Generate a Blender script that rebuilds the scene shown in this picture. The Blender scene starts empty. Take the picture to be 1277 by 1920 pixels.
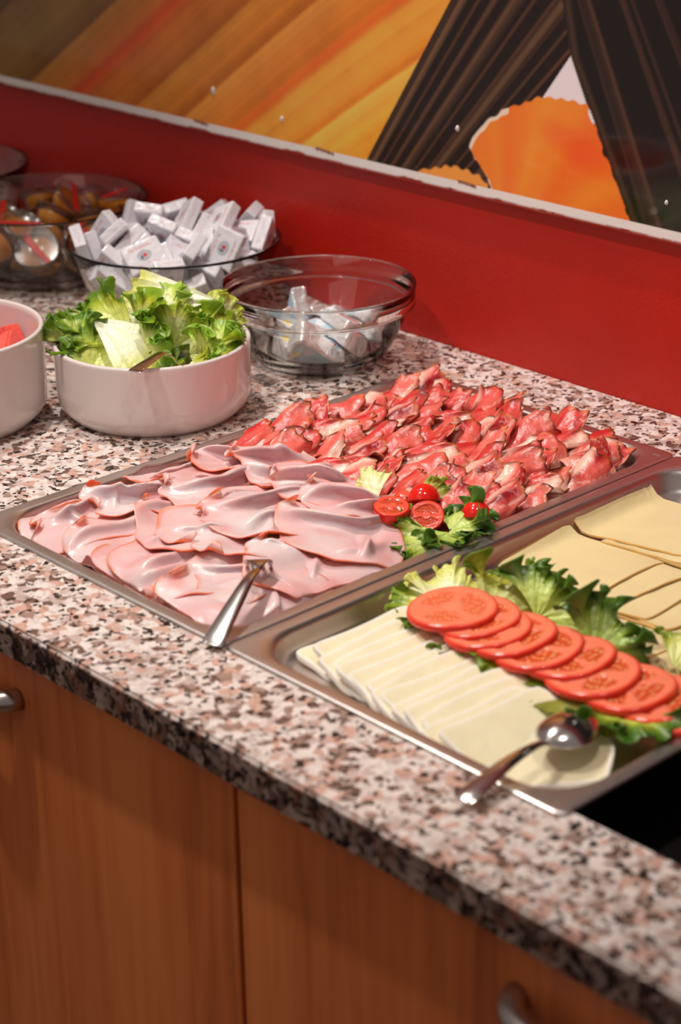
import bpy, math, random, json
import numpy as np
from mathutils import Vector, Matrix, Euler, Quaternion
random.seed(7); np.random.seed(7)
scn = bpy.context.scene
COL = scn.collection
PI = math.pi

# ---------------------------------------------------------------- camera
RX, RY, RZ = 1.16428059, 0.01556046, 0.8179265
CAM = Vector((1.34195899, -0.82043387, 0.66794959))
FPX = 3763.18
cd = bpy.data.cameras.new('camera'); cam = bpy.data.objects.new('camera', cd); COL.objects.link(cam)
cam.location = CAM; cam.rotation_mode = 'XYZ'; cam.rotation_euler = (RX, RY, RZ)
cd.sensor_fit = 'VERTICAL'; cd.sensor_height = 36.0; cd.lens = FPX * 36.0 / 1920.0
cd.clip_start = 0.05; cd.clip_end = 30
cd.dof.use_dof = True; cd.dof.focus_distance = 1.76; cd.dof.aperture_fstop = 5.6
scn.camera = cam

# ---------------------------------------------------------------- world, lamps, exposure
scn.view_settings.view_transform = 'Standard'; scn.view_settings.look = 'None'
scn.view_settings.gamma = 1.0; scn.view_settings.use_curve_mapping = False
scn.view_settings.exposure = 0.0
w = bpy.data.worlds.new('room_light'); scn.world = w; w.use_nodes = True
w.node_tree.nodes['Background'].inputs[0].default_value = (0.80, 0.68, 0.63, 1)
w.node_tree.nodes['Background'].inputs[1].default_value = 0.28
def spot(name, loc, aim, power, rad, ang, col=(1.0, .91, .85), blend=.6):
    l = bpy.data.lights.new(name, 'SPOT'); o = bpy.data.objects.new(name, l); COL.objects.link(o)
    l.energy = power; l.shadow_soft_size = rad; l.spot_size = math.radians(ang); l.spot_blend = blend; l.color = col
    o.location = loc
    o.rotation_euler = (Vector(aim) - Vector(loc)).to_track_quat('-Z', 'Y').to_euler()
    return o
spot('ceiling_or_fill_spot', (-.42, 0.30, 1.62), (0.10, 0.25, 0), 60, .03, 60, blend=1)
spot('ceiling_or_fill_spot', (-.10, -.42, 1.62), (0.20, 0.24, 0), 63, .03, 54, blend=1)
spot('ceiling_or_fill_spot', (-.95, -.10, 1.62), (-.50, 0.38, 0), 8, .035, 60)  # unseen fill spot, added to lift the bowls at far left
spot('ceiling_or_fill_spot', (0.75, 0.02, 1.62), (0.44, 0.26, 0), 26, .03, 50, blend=1)
al = bpy.data.lights.new('front_fill', 'AREA'); ao = bpy.data.objects.new('front_fill', al); COL.objects.link(ao)  # broad unseen area light, weak fill from the front
al.shape = 'RECTANGLE'; al.size = 1.6; al.size_y = .8; al.energy = 4; al.color = (1, .84, .72)
ao.location = (0.2, -1.6, 1.65); ao.rotation_euler = (Vector((0.2, 0.1, 0)) - ao.location).to_track_quat('-Z', 'Y').to_euler()

# ---------------------------------------------------------------- helpers
def lin(c):
    return tuple(((x / 255) / 12.92 if x / 255 <= .04045 else ((x / 255 + .055) / 1.055) ** 2.4) for x in c)
CR = Euler((RX, RY, RZ), 'XYZ').to_matrix()
def at(u, v, z=0.0):
    """world point on the horizontal plane z seen along the photograph's ray u, v"""
    d = CR @ Vector(((u - 638.5) / FPX, -(v - 960) / FPX, -1.0)); s = (z - CAM.z) / d.z
    return CAM + d * s
def tag(o, label=None, cat=None, group=None, kind=None):
    if label: o['label'] = label
    if cat: o['category'] = cat
    if group: o['group'] = group
    if kind: o['kind'] = kind
    return o
def empty(name, loc=(0, 0, 0), rot=None):
    o = bpy.data.objects.new(name, None); COL.objects.link(o); o.location = loc; o.empty_display_size = .02
    if rot is not None:
        if isinstance(rot, Quaternion): o.rotation_mode = 'QUATERNION'; o.rotation_quaternion = rot
        else: o.rotation_euler = rot
    return o
def mesh(name, verts, faces, mats, parent=None, cols=None, midx=None, smooth=True, loc=None, rot=None):
    me = bpy.data.meshes.new(name)
    me.from_pydata([tuple(map(float, v)) for v in verts], [], faces); me.update()
    for m in (mats if isinstance(mats, (list, tuple)) else [mats]): me.materials.append(m)
    if midx is not None: me.polygons.foreach_set('material_index', np.asarray(midx, np.int32))
    if smooth: me.polygons.foreach_set('use_smooth', np.ones(len(me.polygons), bool))
    if cols is not None:
        c = np.ones((len(verts), 4), np.float32); c[:, :3] = np.asarray(cols, np.float32)[:, :3]
        a = me.color_attributes.new('Col', 'FLOAT_COLOR', 'POINT'); a.data.foreach_set('color', c.ravel())
    o = bpy.data.objects.new(name, me); COL.objects.link(o)
    if parent is not None: o.parent = parent
    if loc is not None: o.location = loc
    if rot is not None:
        if isinstance(rot, Quaternion): o.rotation_mode = 'QUATERNION'; o.rotation_quaternion = rot
        else: o.rotation_euler = rot
    return o
def copy_tree(o, parent=None):
    c = o.copy(); COL.objects.link(c); c.parent = parent
    for ch in list(o.children): copy_tree(ch, c)
    return c
def lathe(prof, n=96):
    v, f = [], []
    rings = []
    for r, z in prof:
        if r < 1e-6: rings.append([len(v)]); v.append((0, 0, z))
        else:
            s = len(v); rings.append(list(range(s, s + n)))
            for k in range(n): a = 2 * PI * k / n; v.append((r * math.cos(a), r * math.sin(a), z))
    for a, b in zip(rings, rings[1:]):
        for k in range(n):
            k2 = (k + 1) % n
            if len(a) == 1 and len(b) == 1: continue
            if len(a) == 1: f.append((a[0], b[k2], b[k]))
            elif len(b) == 1: f.append((a[k], a[k2], b[0]))
            else: f.append((a[k], a[k2], b[k2], b[k]))
    return v, f
def bevel_box(sx, sy, sz, b, seg=2):
    import bmesh
    bm = bmesh.new(); bmesh.ops.create_cube(bm, size=1)
    bmesh.ops.scale(bm, vec=(sx, sy, sz), verts=bm.verts)
    bmesh.ops.bevel(bm, geom=list(bm.edges), offset=b, segments=seg, affect='EDGES', profile=.6)
    v = [tuple(x.co) for x in bm.verts]; bm.verts.index_update(); f = [tuple(x.index for x in q.verts) for q in bm.faces]
    bm.free(); return v, f
def tube(pts, rads, n=12, flat=1.0, up=None):
    pts = [Vector(p) for p in pts]; v, f = [], []
    for i, p in enumerate(pts):
        d = (pts[min(i + 1, len(pts) - 1)] - pts[max(i - 1, 0)]).normalized()
        s = d.cross(Vector(up or (0, 0, 1)));  s = s.normalized() if s.length > 1e-5 else Vector((1, 0, 0)); t = s.cross(d)
        r = rads[i] if isinstance(rads, (list, tuple)) else rads
        ra, rb = (r if isinstance(r, tuple) else (r, r * flat))
        for k in range(n):
            a = 2 * PI * k / n; v.append(tuple(p + s * (ra * math.cos(a)) + t * (rb * math.sin(a))))
    for i in range(len(pts) - 1):
        for k in range(n):
            k2 = (k + 1) % n; f.append((i * n + k, i * n + k2, (i + 1) * n + k2, (i + 1) * n + k))
    f.append(tuple(range(n))[::-1]); f.append(tuple((len(pts) - 1) * n + k for k in range(n)))
    return v, f
def sn(x, y, seed, f=1.0, oct=3):
    """smooth pseudo noise in about -1..1"""
    rs = np.random.RandomState(seed); out = 0 * x; amp = 1.0; tot = 0
    for o in range(oct):
        for k in range(3):
            a = rs.uniform(0, 2 * PI); ph = rs.uniform(0, 2 * PI); q = f * (2 ** o) * rs.uniform(.7, 1.3)
            out = out + amp * np.sin(q * (x * math.cos(a) + y * math.sin(a)) + ph)
        tot += amp * 1.8; amp *= .55
    return out / tot
def sn1(x, seed, f=1.0, oct=3):
    rs = np.random.RandomState(seed); out = 0 * x; amp = 1.0; tot = 0
    for o in range(oct):
        for k in range(3): out = out + amp * np.sin(f * 2 ** o * rs.uniform(.6, 1.4) * x + rs.uniform(0, 6.28))
        tot += amp * 1.8; amp *= .6
    return out / tot
ORD = ['first','second','third','fourth','fifth','sixth','seventh','eighth','ninth','tenth','eleventh','twelfth','thirteenth','fourteenth','fifteenth','sixteenth','seventeenth','eighteenth','nineteenth','twentieth','twenty-first','twenty-second','twenty-third','twenty-fourth','twenty-fifth','twenty-sixth','twenty-seventh','twenty-eighth','twenty-ninth','thirtieth']

# ---------------------------------------------------------------- materials
def nodes(name):
    m = bpy.data.materials.new(name); m.use_nodes = True; nt = m.node_tree
    return m, nt, nt.nodes['Principled BSDF']
def pmat(name, col, rough=.5, metal=0, spec=.5, sss=0, sssr=.01, coat=0, bump=None, vcol=False, var=None, trans=0, emis=None, sub_scale=(1,.35,.2)):
    m, nt, b = nodes(name); L = nt.links.new
    b.inputs['Roughness'].default_value = rough; b.inputs['Metallic'].default_value = metal
    b.inputs['Specular IOR Level'].default_value = spec; b.inputs['Coat Weight'].default_value = coat; b.inputs['Coat Roughness'].default_value = .08
    b.inputs['Base Color'].default_value = (*col, 1)
    if sss: b.inputs['Subsurface Weight'].default_value = sss; b.inputs['Subsurface Scale'].default_value = sssr; b.inputs['Subsurface Radius'].default_value = sub_scale
    src = None
    if vcol: a = nt.nodes.new('ShaderNodeVertexColor'); a.layer_name = 'Col'; src = a.outputs[0]
    tc = nt.nodes.new('ShaderNodeTexCoord')
    if var:  # (scale, amount)
        n = nt.nodes.new('ShaderNodeTexNoise'); n.inputs['Scale'].default_value = var[0]; n.inputs['Detail'].default_value = 4; L(tc.outputs['Object'], n.inputs['Vector'])
        mr = nt.nodes.new('ShaderNodeMapRange'); mr.inputs[1].default_value = .3; mr.inputs[2].default_value = .7; mr.inputs[3].default_value = 1 - var[1]; mr.inputs[4].default_value = 1 + var[1]; L(n.outputs[0], mr.inputs[0])
        mx = nt.nodes.new('ShaderNodeVectorMath'); mx.operation = 'SCALE'; L(mr.outputs[0], mx.inputs['Scale'])
        if src: L(src, mx.inputs[0])
        else: mx.inputs[0].default_value = col
        src = mx.outputs[0]
    if src: L(src, b.inputs['Base Color'])
    if bump:  # (scale, distance)
        n = nt.nodes.new('ShaderNodeTexNoise'); n.inputs['Scale'].default_value = bump[0]; n.inputs['Detail'].default_value = 5; L(tc.outputs['Object'], n.inputs['Vector'])
        bp = nt.nodes.new('ShaderNodeBump'); bp.inputs['Distance'].default_value = bump[1]; bp.inputs['Strength'].default_value = 1; L(n.outputs[0], bp.inputs['Height']); L(bp.outputs[0], b.inputs['Normal'])
    return m
def ramp(nt, stops, interp='LINEAR'):
    r = nt.nodes.new('ShaderNodeValToRGB'); r.color_ramp.interpolation = interp; e = r.color_ramp.elements
    while len(e) > 1: e.remove(e[-1])
    e[0].position = stops[0][0]; e[0].color = (*stops[0][1], 1)
    for p, c in stops[1:]: q = e.new(p); q.color = (*c, 1)
    return r
def granite(name, P, spk):
    m, nt, b = nodes(name); L = nt.links.new; N = nt.nodes.new
    tc = N('ShaderNodeTexCoord'); n = N('ShaderNodeTexNoise'); n.inputs['Scale'].default_value = 110; n.inputs['Detail'].default_value = 3; L(tc.outputs['Object'], n.inputs[0])
    s = N('ShaderNodeVectorMath'); s.operation = 'SCALE'; s.inputs['Scale'].default_value = .011; L(n.outputs['Color'], s.inputs[0])
    a = N('ShaderNodeVectorMath'); a.operation = 'ADD'; L(tc.outputs['Object'], a.inputs[0]); L(s.outputs[0], a.inputs[1])
    v1 = N('ShaderNodeTexVoronoi'); v1.inputs['Scale'].default_value = 138; L(a.outputs[0], v1.inputs['Vector'])
    sep = N('ShaderNodeSeparateColor'); L(v1.outputs['Color'], sep.inputs[0])
    r1 = ramp(nt, [(0, lin(P[0])), (.30, lin(P[1])), (.46, lin(P[2])), (.60, lin(P[3])), (.80, lin(P[4])), (.91, lin(P[5]))], 'CONSTANT'); L(sep.outputs[0], r1.inputs[0])
    v2 = N('ShaderNodeTexVoronoi'); v2.inputs['Scale'].default_value = 290; L(a.outputs[0], v2.inputs['Vector'])
    sep2 = N('ShaderNodeSeparateColor'); L(v2.outputs['Color'], sep2.inputs[0])
    r2 = ramp(nt, [(0, (.03,.022,.022)), (spk, (.16,.12,.11)), (spk + .05, (1,1,1)), (.6, (.82,.80,.79)), (.8, (1,.93,.9))], 'CONSTANT'); L(sep2.outputs[1], r2.inputs[0])
    mx = N('ShaderNodeMix'); mx.data_type = 'RGBA'; mx.blend_type = 'MULTIPLY'; mx.inputs[0].default_value = 1; L(r1.outputs[0], mx.inputs[6]); L(r2.outputs[0], mx.inputs[7])
    L(mx.outputs[2], b.inputs['Base Color']); b.inputs['Roughness'].default_value = .28
    return m
def wood():
    m, nt, b = nodes('beech_veneer'); L = nt.links.new; N = nt.nodes.new
    tc = N('ShaderNodeTexCoord'); mp = N('ShaderNodeMapping'); mp.inputs['Scale'].default_value = (1, 1, .06); L(tc.outputs['Object'], mp.inputs[0])
    n = N('ShaderNodeTexNoise'); n.inputs['Scale'].default_value = 60; n.inputs['Detail'].default_value = 6; n.inputs['Distortion'].default_value = .6; L(mp.outputs[0], n.inputs[0])
    n2 = N('ShaderNodeTexNoise'); n2.inputs['Scale'].default_value = 9; n2.inputs['Detail'].default_value = 2; L(mp.outputs[0], n2.inputs[0])
    ad = N('ShaderNodeMath'); ad.operation = 'MULTIPLY_ADD'; L(n2.outputs[0], ad.inputs[0]); ad.inputs[1].default_value = .6; 
    ml = N('ShaderNodeMath'); ml.operation = 'MULTIPLY'; L(n.outputs[0], ml.inputs[0]); ml.inputs[1].default_value = .5; L(ml.outputs[0], ad.inputs[2])
    r = ramp(nt, [(.38, lin((162,82,38))), (.52, lin((200,108,54))), (.68, lin((214,124,66)))]); L(ad.outputs[0], r.inputs[0])
    L(r.outputs[0], b.inputs['Base Color']); b.inputs['Roughness'].default_value = .45
    return m
def glass(name, tint=(.96, .97, .96), rough=.02, ior=1.5, extra=.04):
    m = bpy.data.materials.new(name); m.use_nodes = True; nt = m.node_tree; nt.nodes.clear(); N = nt.nodes.new; L = nt.links.new
    out = N('ShaderNodeOutputMaterial'); mix = N('ShaderNodeMixShader'); tr = N('ShaderNodeBsdfTransparent'); gl = N('ShaderNodeBsdfGlossy'); fr = N('ShaderNodeLayerWeight')
    tr.inputs[0].default_value = (*tint, 1); gl.inputs['Roughness'].default_value = rough; fr.inputs[0].default_value = .5
    pw_ = N('ShaderNodeMath'); pw_.operation = 'POWER'; pw_.inputs[1].default_value = 4.0; L(fr.outputs['Facing'], pw_.inputs[0])
    ad = N('ShaderNodeMath'); ad.operation = 'MULTIPLY_ADD'; ad.use_clamp = True; ad.inputs[1].default_value = .9; ad.inputs[2].default_value = extra; L(pw_.outputs[0], ad.inputs[0])
    L(ad.outputs[0], mix.inputs[0]); L(tr.outputs[0], mix.inputs[1]); L(gl.outputs[0], mix.inputs[2]); L(mix.outputs[0], out.inputs[0])
    return m
M = {}
M['granite'] = granite('granite', [(222,211,205), (198,180,172), (206,168,152), (230,220,213), (160,134,122), (112,88,78)], .10)
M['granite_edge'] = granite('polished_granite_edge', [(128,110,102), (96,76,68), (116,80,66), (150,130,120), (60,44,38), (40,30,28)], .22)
M['wood'] = wood()
M['red'] = pmat('red_wall_paint', lin((186, 28, 12)), .42, bump=(260, .0006), var=(6, .10))
M['steel'] = pmat('tray_steel', (.68, .63, .60), .33, metal=1, bump=(35, .0004))
M['cutlery'] = pmat('cutlery_steel', (.70, .66, .63), .14, metal=1)
M['handle'] = pmat('brushed_handle', (.50, .45, .42), .3, metal=1)
M['ceramic'] = pmat('white_ceramic', lin((226, 216, 212)), .12, coat=.3)
M['black'] = pmat('black_well', (.006, .005, .005), .55)
M['dark'] = pmat('dark_gap', (.02, .012, .01), .8)
_m, _nt, _b = nodes('clear_glass'); _b.inputs['Transmission Weight'].default_value = 1; _b.inputs['Roughness'].default_value = .0; _b.inputs['IOR'].default_value = 1.48; _b.inputs['Base Color'].default_value = (.97, .98, .96, 1)
M['glass'] = _m
M['plastic'] = glass('clear_film', (.98, .98, .99), .12, 1.45, .05)
M['print'] = pmat('printed_mural', (1, 1, 1), .06, vcol=True, spec=.45)
M['ham'] = pmat('cooked_ham', (1, 1, 1), .30, vcol=True, sss=.5, sssr=.009, bump=(90, .0006), var=(45, .05))
M['speck'] = pmat('smoked_ham', (1, 1, 1), .26, vcol=True, sss=.08, sssr=.004, bump=(260, .0008), var=(160, .14))
M['leaf'] = pmat('lettuce', (1, 1, 1), .30, vcol=True, sss=.12, sssr=.003, sub_scale=(.8, 1, .2), bump=(200, .0010), var=(90, .07))
M['tomato'] = pmat('tomato_flesh', (1, 1, 1), .16, vcol=True, sss=.15, sssr=.005, bump=(160, .0004), var=(120, .06))
M['tskin'] = pmat('tomato_skin', lin((222, 30, 18)), .14, sss=.15, sssr=.004)
M['gouda'] = pmat('gouda_cheese', (1, 1, 1), .42, vcol=True, sss=.25, sssr=.006, bump=(60, .0006))
M['brie'] = pmat('brie_cheese', (1, 1, 1), .45, vcol=True, sss=.3, sssr=.006, bump=(140, .0006), var=(60, .03))
M['melon'] = pmat('watermelon_flesh', lin((244, 100, 88)), .3, sss=.3, sssr=.006, bump=(220, .0015), var=(60, .14))
M['rind'] = pmat('watermelon_rind', lin((214, 200, 170)), .4)
_m, _nt, _b = nodes('amber_honey'); _b.inputs['Transmission Weight'].default_value = .25; _b.inputs['Roughness'].default_value = .12; _b.inputs['IOR'].default_value = 1.2; _b.inputs['Base Color'].default_value = (1.0, .38, .015, 1)
M['honey'] = _m
M['lid'] = glass('film_lid_plastic', (.97, .97, .97), .2, 1.45, .14)
M['redstripe'] = pmat('red_print', lin((214, 44, 36)), .35)
M['silver'] = pmat('silver_foil', (.86, .86, .87), .3, metal=.6, bump=(120, .003))
# ================================================================ the setting
YW, YF, TH = .6119, -.0894, .030
def quadbox(x0, x1, y0, y1, z0, z1):
    v = [(x, y, z) for x in (x0, x1) for y in (y0, y1) for z in (z0, z1)]
    return v, [(0,1,3,2),(4,6,7,5),(0,4,5,1),(2,3,7,6),(0,2,6,4),(1,5,7,3)]
# counter with the cut-out that carries the trays
HX0, HX1, HY0, HY1 = .012, .992, .0119, .518
def countertop():
    import bmesh
    xs = [-2.2, HX0, HX1, 2.4]; ys = [YF, HY0, HY1, YW]
    bm = bmesh.new(); g = {}
    for i, x in enumerate(xs):
        for j, y in enumerate(ys):
            for k, z in enumerate((0, -TH)): g[i, j, k] = bm.verts.new((x, y, z))
    for i in range(3):
        for j in range(3):
            if (i, j) == (1, 1): continue
            bm.faces.new([g[i, j, 0], g[i+1, j, 0], g[i+1, j+1, 0], g[i, j+1, 0]]); bm.faces.new([g[i, j, 1], g[i, j+1, 1], g[i+1, j+1, 1], g[i+1, j, 1]])
    def side(a, b): bm.faces.new([g[*a, 0], g[*a, 1], g[*b, 1], g[*b, 0]])
    for i in range(3): side((i, 0), (i+1, 0)); side((i+1, 3), (i, 3))
    for j in range(3): side((0, j+1), (0, j)); side((3, j), (3, j+1))
    side((2, 1), (1, 1)); side((1, 2), (2, 2)); side((1, 1), (1, 2)); side((2, 2), (2, 1))
    bm.normal_update(); bmesh.ops.recalc_face_normals(bm, faces=bm.faces)
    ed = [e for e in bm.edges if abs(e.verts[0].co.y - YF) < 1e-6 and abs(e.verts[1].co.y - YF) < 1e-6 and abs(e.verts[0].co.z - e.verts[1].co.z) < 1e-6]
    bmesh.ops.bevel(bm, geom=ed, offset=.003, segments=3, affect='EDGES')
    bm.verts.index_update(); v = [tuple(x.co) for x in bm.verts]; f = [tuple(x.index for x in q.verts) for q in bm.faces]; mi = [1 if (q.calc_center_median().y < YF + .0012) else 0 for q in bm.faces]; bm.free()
    return v, f, mi
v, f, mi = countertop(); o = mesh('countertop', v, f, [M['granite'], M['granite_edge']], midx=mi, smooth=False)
tag(o, 'speckled pink and grey granite countertop carrying the bowls and trays', 'countertop')
v, f = quadbox(-2.6, 2.8, YW + .001, YW + .15, -.9, 1.6); tag(mesh('wall_back', v, f, M['red'], smooth=False), 'red painted wall behind the counter', kind='structure')
v, f = quadbox(-3, 3.2, -3, YW + .15, -.92, -.9); tag(mesh('floor', v, f, pmat('floor_tile', lin((120, 90, 70)), .5), smooth=False), 'plain brown floor', kind='structure')
# cooling well under the trays
wl = empty('cooling_well', (0, 0, -.1)); tag(wl, 'black recessed well beside the cheese tray, sunk in the granite', 'well')
zz = .1
vs = []; fs = []
x0, x1, y0, y1 = HX0 + .0002, HX1 - .0002, HY0 + .0002, HY1 - .0002
for (a, b, c, d, e_, g_) in ((x0, x1, y0, y1, -.075 + zz, -.072 + zz), (x0, x0 + .0006, y0, y1, -.072 + zz, -.002 + zz), (x1 - .0006, x1, y0, y1, -.072 + zz, -.002 + zz), (x0, x1, y0, y0 + .0006, -.072 + zz, -.002 + zz), (x0, x1, y1 - .0006, y1, -.072 + zz, -.002 + zz)):
    v, f = quadbox(a, b, c, d, e_, g_); n0 = len(vs); vs += v; fs += [tuple(i + n0 for i in q) for q in f]
mesh('well_basin', vs, fs, M['black'], wl, smooth=False)
for i in range(3):
    for j in range(4):
        v, f = tube([(.0045 * math.cos(a), .0045 * math.sin(a), 0) for a in np.linspace(0, 2 * PI, 17)], .0007, 6)
        mesh('hole_rim', v, f, pmat('dark_steel', (.10, .09, .085), .3, metal=1) if (i, j) == (0, 0) else bpy.data.materials['dark_steel'], wl, loc=(.70 + .05 * i, .08 + .05 * j, -.0715 + zz))

# cabinets
def cabinet(x0, x1, label):
    c = empty('base_cabinet', ((x0 + x1) / 2, YF + .02, -.9)); tag(c, label, 'cabinet', 'base cabinets under the counter')
    wd = x1 - x0; zt = -TH + .9
    v, f = quadbox(-wd / 2 + .0005, wd / 2 - .0005, .0185, .56, .08, .82); v2, f2 = quadbox(-wd / 2 + .0005, wd / 2 - .0005, .0185, .04, .8205, zt - .001); mesh('body', v + v2, f + [tuple(i + 8 for i in q) for q in f2], M['dark'], c, smooth=False)
    v, f = bevel_box(wd - .005, .018, zt - .088, .0012); d = mesh('door', v, f, M['wood'], c, loc=(0, .009, .083 + (zt - .088) / 2), smooth=False)
    pts = []; rr = []
    for k in range(25):
        t = k / 24; x = -.039 + .078 * t; dep = .027 * math.sin(PI * t) ** .55
        pts.append((x, -.0080 - dep, 0)); rr.append(.0092)
    v, f = tube(pts, rr, 14); h = mesh('handle', v, f, M['handle'], d, loc=(0, 0, .82 - .083 - (zt - .088) / 2)); h['label'] = 'curved brushed metal handle'
    return c
cabinet(-.782, -.182, 'base cabinet farthest left, under the fruit bowl end of the counter')
cabinet(-.182, .418, 'orange wood base cabinet under the ham tray, left of the dark gap')
cabinet(.418, 1.018, 'orange wood base cabinet under the cheese tray, right of the dark gap')

# ---------------------------------------------------------------- mural panel on the wall
def inpoly(x, z, P):
    r = np.zeros(x.shape, bool); n = len(P)
    for i in range(n):
        x1_, z1_ = P[i]; x2_, z2_ = P[(i + 1) % n]
        c = ((z1_ > z) != (z2_ > z)); xi = (x2_ - x1_) * (z - z1_) / ((z2_ - z1_) + 1e-12) + x1_
        r ^= c & (x < xi)
    return r
def mural_color(x, z):
    L_ = lambda c: np.array(lin(c))
    out = np.zeros(x.shape + (3,))
    t = z - .66 * x + .004 * np.sin(9 * x) + .10 * (z - .18) * (x + .4)
    stops = [(.10,(226,150,52)),(.25,(232,160,60)),(.272,(236,176,84)),(.276,(214,136,40)),(.30,(226,150,50)),(.338,(233,166,70)),(.342,(206,118,34)),(.36,(214,140,50)),(.40,(218,146,56)),(.412,(204,92,34)),(.425,(196,108,34)),(.452,(200,120,44)),(.476,(206,134,56)),(.480,(170,92,26)),(.50,(190,112,36)),(.535,(196,124,44)),(.540,(160,84,24)),(.556,(176,100,32)),(.59,(190,100,34)),(.612,(190,68,24)),(.63,(180,100,34)),(.67,(160,104,38)),(.674,(110,70,26)),(.72,(128,92,36)),(.78,(110,80,34)),(.784,(84,58,24)),(.9,(120,84,34)),(1.0,(150,90,30)),(1.1,(200,130,44)),(1.3,(160,96,34)),(1.5,(190,110,36)),(2.2,(120,76,30))]
    ts = np.array([s[0] for s in stops]); cs = np.array([lin(s[1]) for s in stops])
    for k in range(3): out[..., k] = np.interp(t, ts, cs[:, k])
    fib = sn1(t, 5, 300, 3) * .10 + sn(x, z, 9, 60, 4) * .10
    out *= (1 + fib)[..., None]
    up_ = np.clip((z - .41) / .05, 0, 1)[..., None]; out = out * (1 - up_) + (L_((206, 150, 96)) * (1 + fib)[..., None]) * up_  # unseen upper print lightened so the tray rims reflect a brighter tan
    # dark leaves
    L1 = -.1455 + (z - .1822) / 1.467
    d1 = (x > L1)
    q = (x - L1 * 1.0) ; ang = q / (z + .25)
    st = np.clip(sn1(ang, 21, 80, 3) * 1.4 - .2, 0, 1) ** 1.4 * .85; st2 = np.clip(sn1(ang, 4, 130, 2) * 1.2 - .35, 0, 1)
    dk = L_((30, 22, 19))[None, None] * (1 - st[..., None]) + L_((92, 66, 48)) * st[..., None] + L_((90, 54, 36)) * st2[..., None] * .7
    out[d1] = dk[d1]
    D2 = np.where(z > .3202, .1254 - (z - .3202) * .235, .1254 + (.3202 - z) * .549)
    d2 = x > D2; ang2 = (x - (.1254 + (.3202 - z) * .42)) / (1.1 - z)
    st = np.clip(sn1(ang2, 33, 120, 3) * 1.1 - .15, 0, 1) ** 1.4 * .8
    dk2 = L_((27, 20, 18))[None, None] * (1 - st[..., None]) + L_((86, 58, 46)) * st[..., None]
    gr = np.clip(1 - (((x - .27) / .07) ** 2 + ((z - .20) / .03) ** 2), 0, 1)[..., None] * .4
    dk2 = dk2 * (1 - gr) + L_((52, 60, 38)) * gr
    edge = np.clip(1 - np.abs(x - D2 - .006) / .006, 0, 1)[..., None] * .35
    dk2 = dk2 * (1 - edge) + L_((96, 70, 52)) * edge
    tri = inpoly(x, z, [(.1254, .3202), (.0909, .2751), (.08, .262), (.16, .262), (.1463, .279)]) & ~d2
    out[tri] = L_((206, 198, 202))
    blob = [(-.0021, .216), (.003,.226), (.0126, .2366), (.022,.2455), (.0335, .2527), (.048,.261), (.0642, .2673), (.08,.2738), (.095,.2775), (.1107, .2785), (.13,.279), (.1464, .2765), (.21, .17), (.03, .17), (.0241, .1885)]
    wob = .0013 * np.sin(420 * x) + .0012 * np.sin(380 * z)
    bb = inpoly(x + wob * .6, z + wob, blob)
    rim = inpoly(x + wob * .6 - .003, z + wob + .003, blob)
    bd = np.sqrt((x - .05) ** 2 + (z - .12) ** 2); an = np.arctan2(z - .12, x - .05)
    k = np.clip(.5 + .5 * sn(an, bd * .3, 12, 9, 3), 0, 1)[..., None]
    oc = L_((226, 128, 44)) * (1 - k) + L_((206, 92, 36)) * k
    k2 = np.clip(1 - (((x - .14) / .06) ** 2 + ((z - .235 + .3 * (x - .14)) / .022) ** 2), 0, 1)[..., None] * .55
    oc = oc * (1 - k2) + L_((204, 66, 30)) * k2
    oc = np.where((bb & ~rim)[..., None] & (x < .05)[..., None], L_((226, 190, 170)), oc)
    out[bb] = oc[bb]
    sm = inpoly(x, z + wob * .8, [(-.076, .176), (-.07, .1818), (-.045, .189), (-.0229, .1925), (-.005,.1915), (.0134, .1893), (.0242, .1832), (.0242, .17), (-.076, .17)])
    out[sm] = L_((218, 136, 60))
    out[d2] = dk2[d2]
    # white lower margin with a wavering line of red paint
    out[z < .1792] = L_((204, 198, 195))
    pa = .1700 + .0016 * np.clip(sn1(x, 77, 60, 4), -.2, 1)
    pr = (z < pa); out[pr] = L_((126, 34, 26))
    ch = (np.abs(z - .178 + .001 * np.sin(90 * x)) < .0016) & (sn1(x, 15, 45, 2) > .72); out[ch] = L_((120, 70, 62))
    return np.clip(out * 1.42, 0, .9)
PB, PT, PY = .1672, .92, YW - .010
xs = np.concatenate([np.arange(-2.0, -.96, .012), np.arange(-.96, .34, .0014), np.arange(.34, 1.6, .012)])
zs = np.concatenate([np.arange(PB, .40, .0014), np.arange(.40, PT, .012)])
X, Z = np.meshgrid(xs, zs); C = sum(mural_color(X + dx, Z + dz) for dx in (-.0006, .0006) for dz in (-.0006, 0, .0006)) / 6
nx, nz = len(xs), len(zs); idx = np.arange(nx * nz).reshape(nz, nx)
fr = np.stack([idx[:-1, :-1], idx[:-1, 1:], idx[1:, 1:], idx[1:, :-1]], -1).reshape(-1, 4)
me = bpy.data.meshes.new('print'); V = np.stack([X.ravel(), np.full(X.size, 0.0), Z.ravel()], 1)
me.vertices.add(len(V)); me.vertices.foreach_set('co', V.astype(np.float32).ravel()); me.loops.add(fr.size); me.loops.foreach_set('vertex_index', fr.ravel().astype(np.int32))
me.polygons.add(len(fr)); me.polygons.foreach_set('loop_start', np.arange(0, fr.size, 4, dtype=np.int32)); me.polygons.foreach_set('loop_total', np.full(len(fr), 4, np.int32)); me.update(calc_edges=True)
cc = np.ones((len(V), 4), np.float32); cc[:, :3] = C.reshape(-1, 3); a = me.color_attributes.new('Col', 'FLOAT_COLOR', 'POINT'); a.data.foreach_set('color', cc.ravel())
me.materials.append(M['print']); me.validate()
mu = empty('mural_panel', (0, PY, 0)); tag(mu, 'glossy mural of orange and dark pleated leaves with white lower margin on red wall', 'picture')
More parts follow.
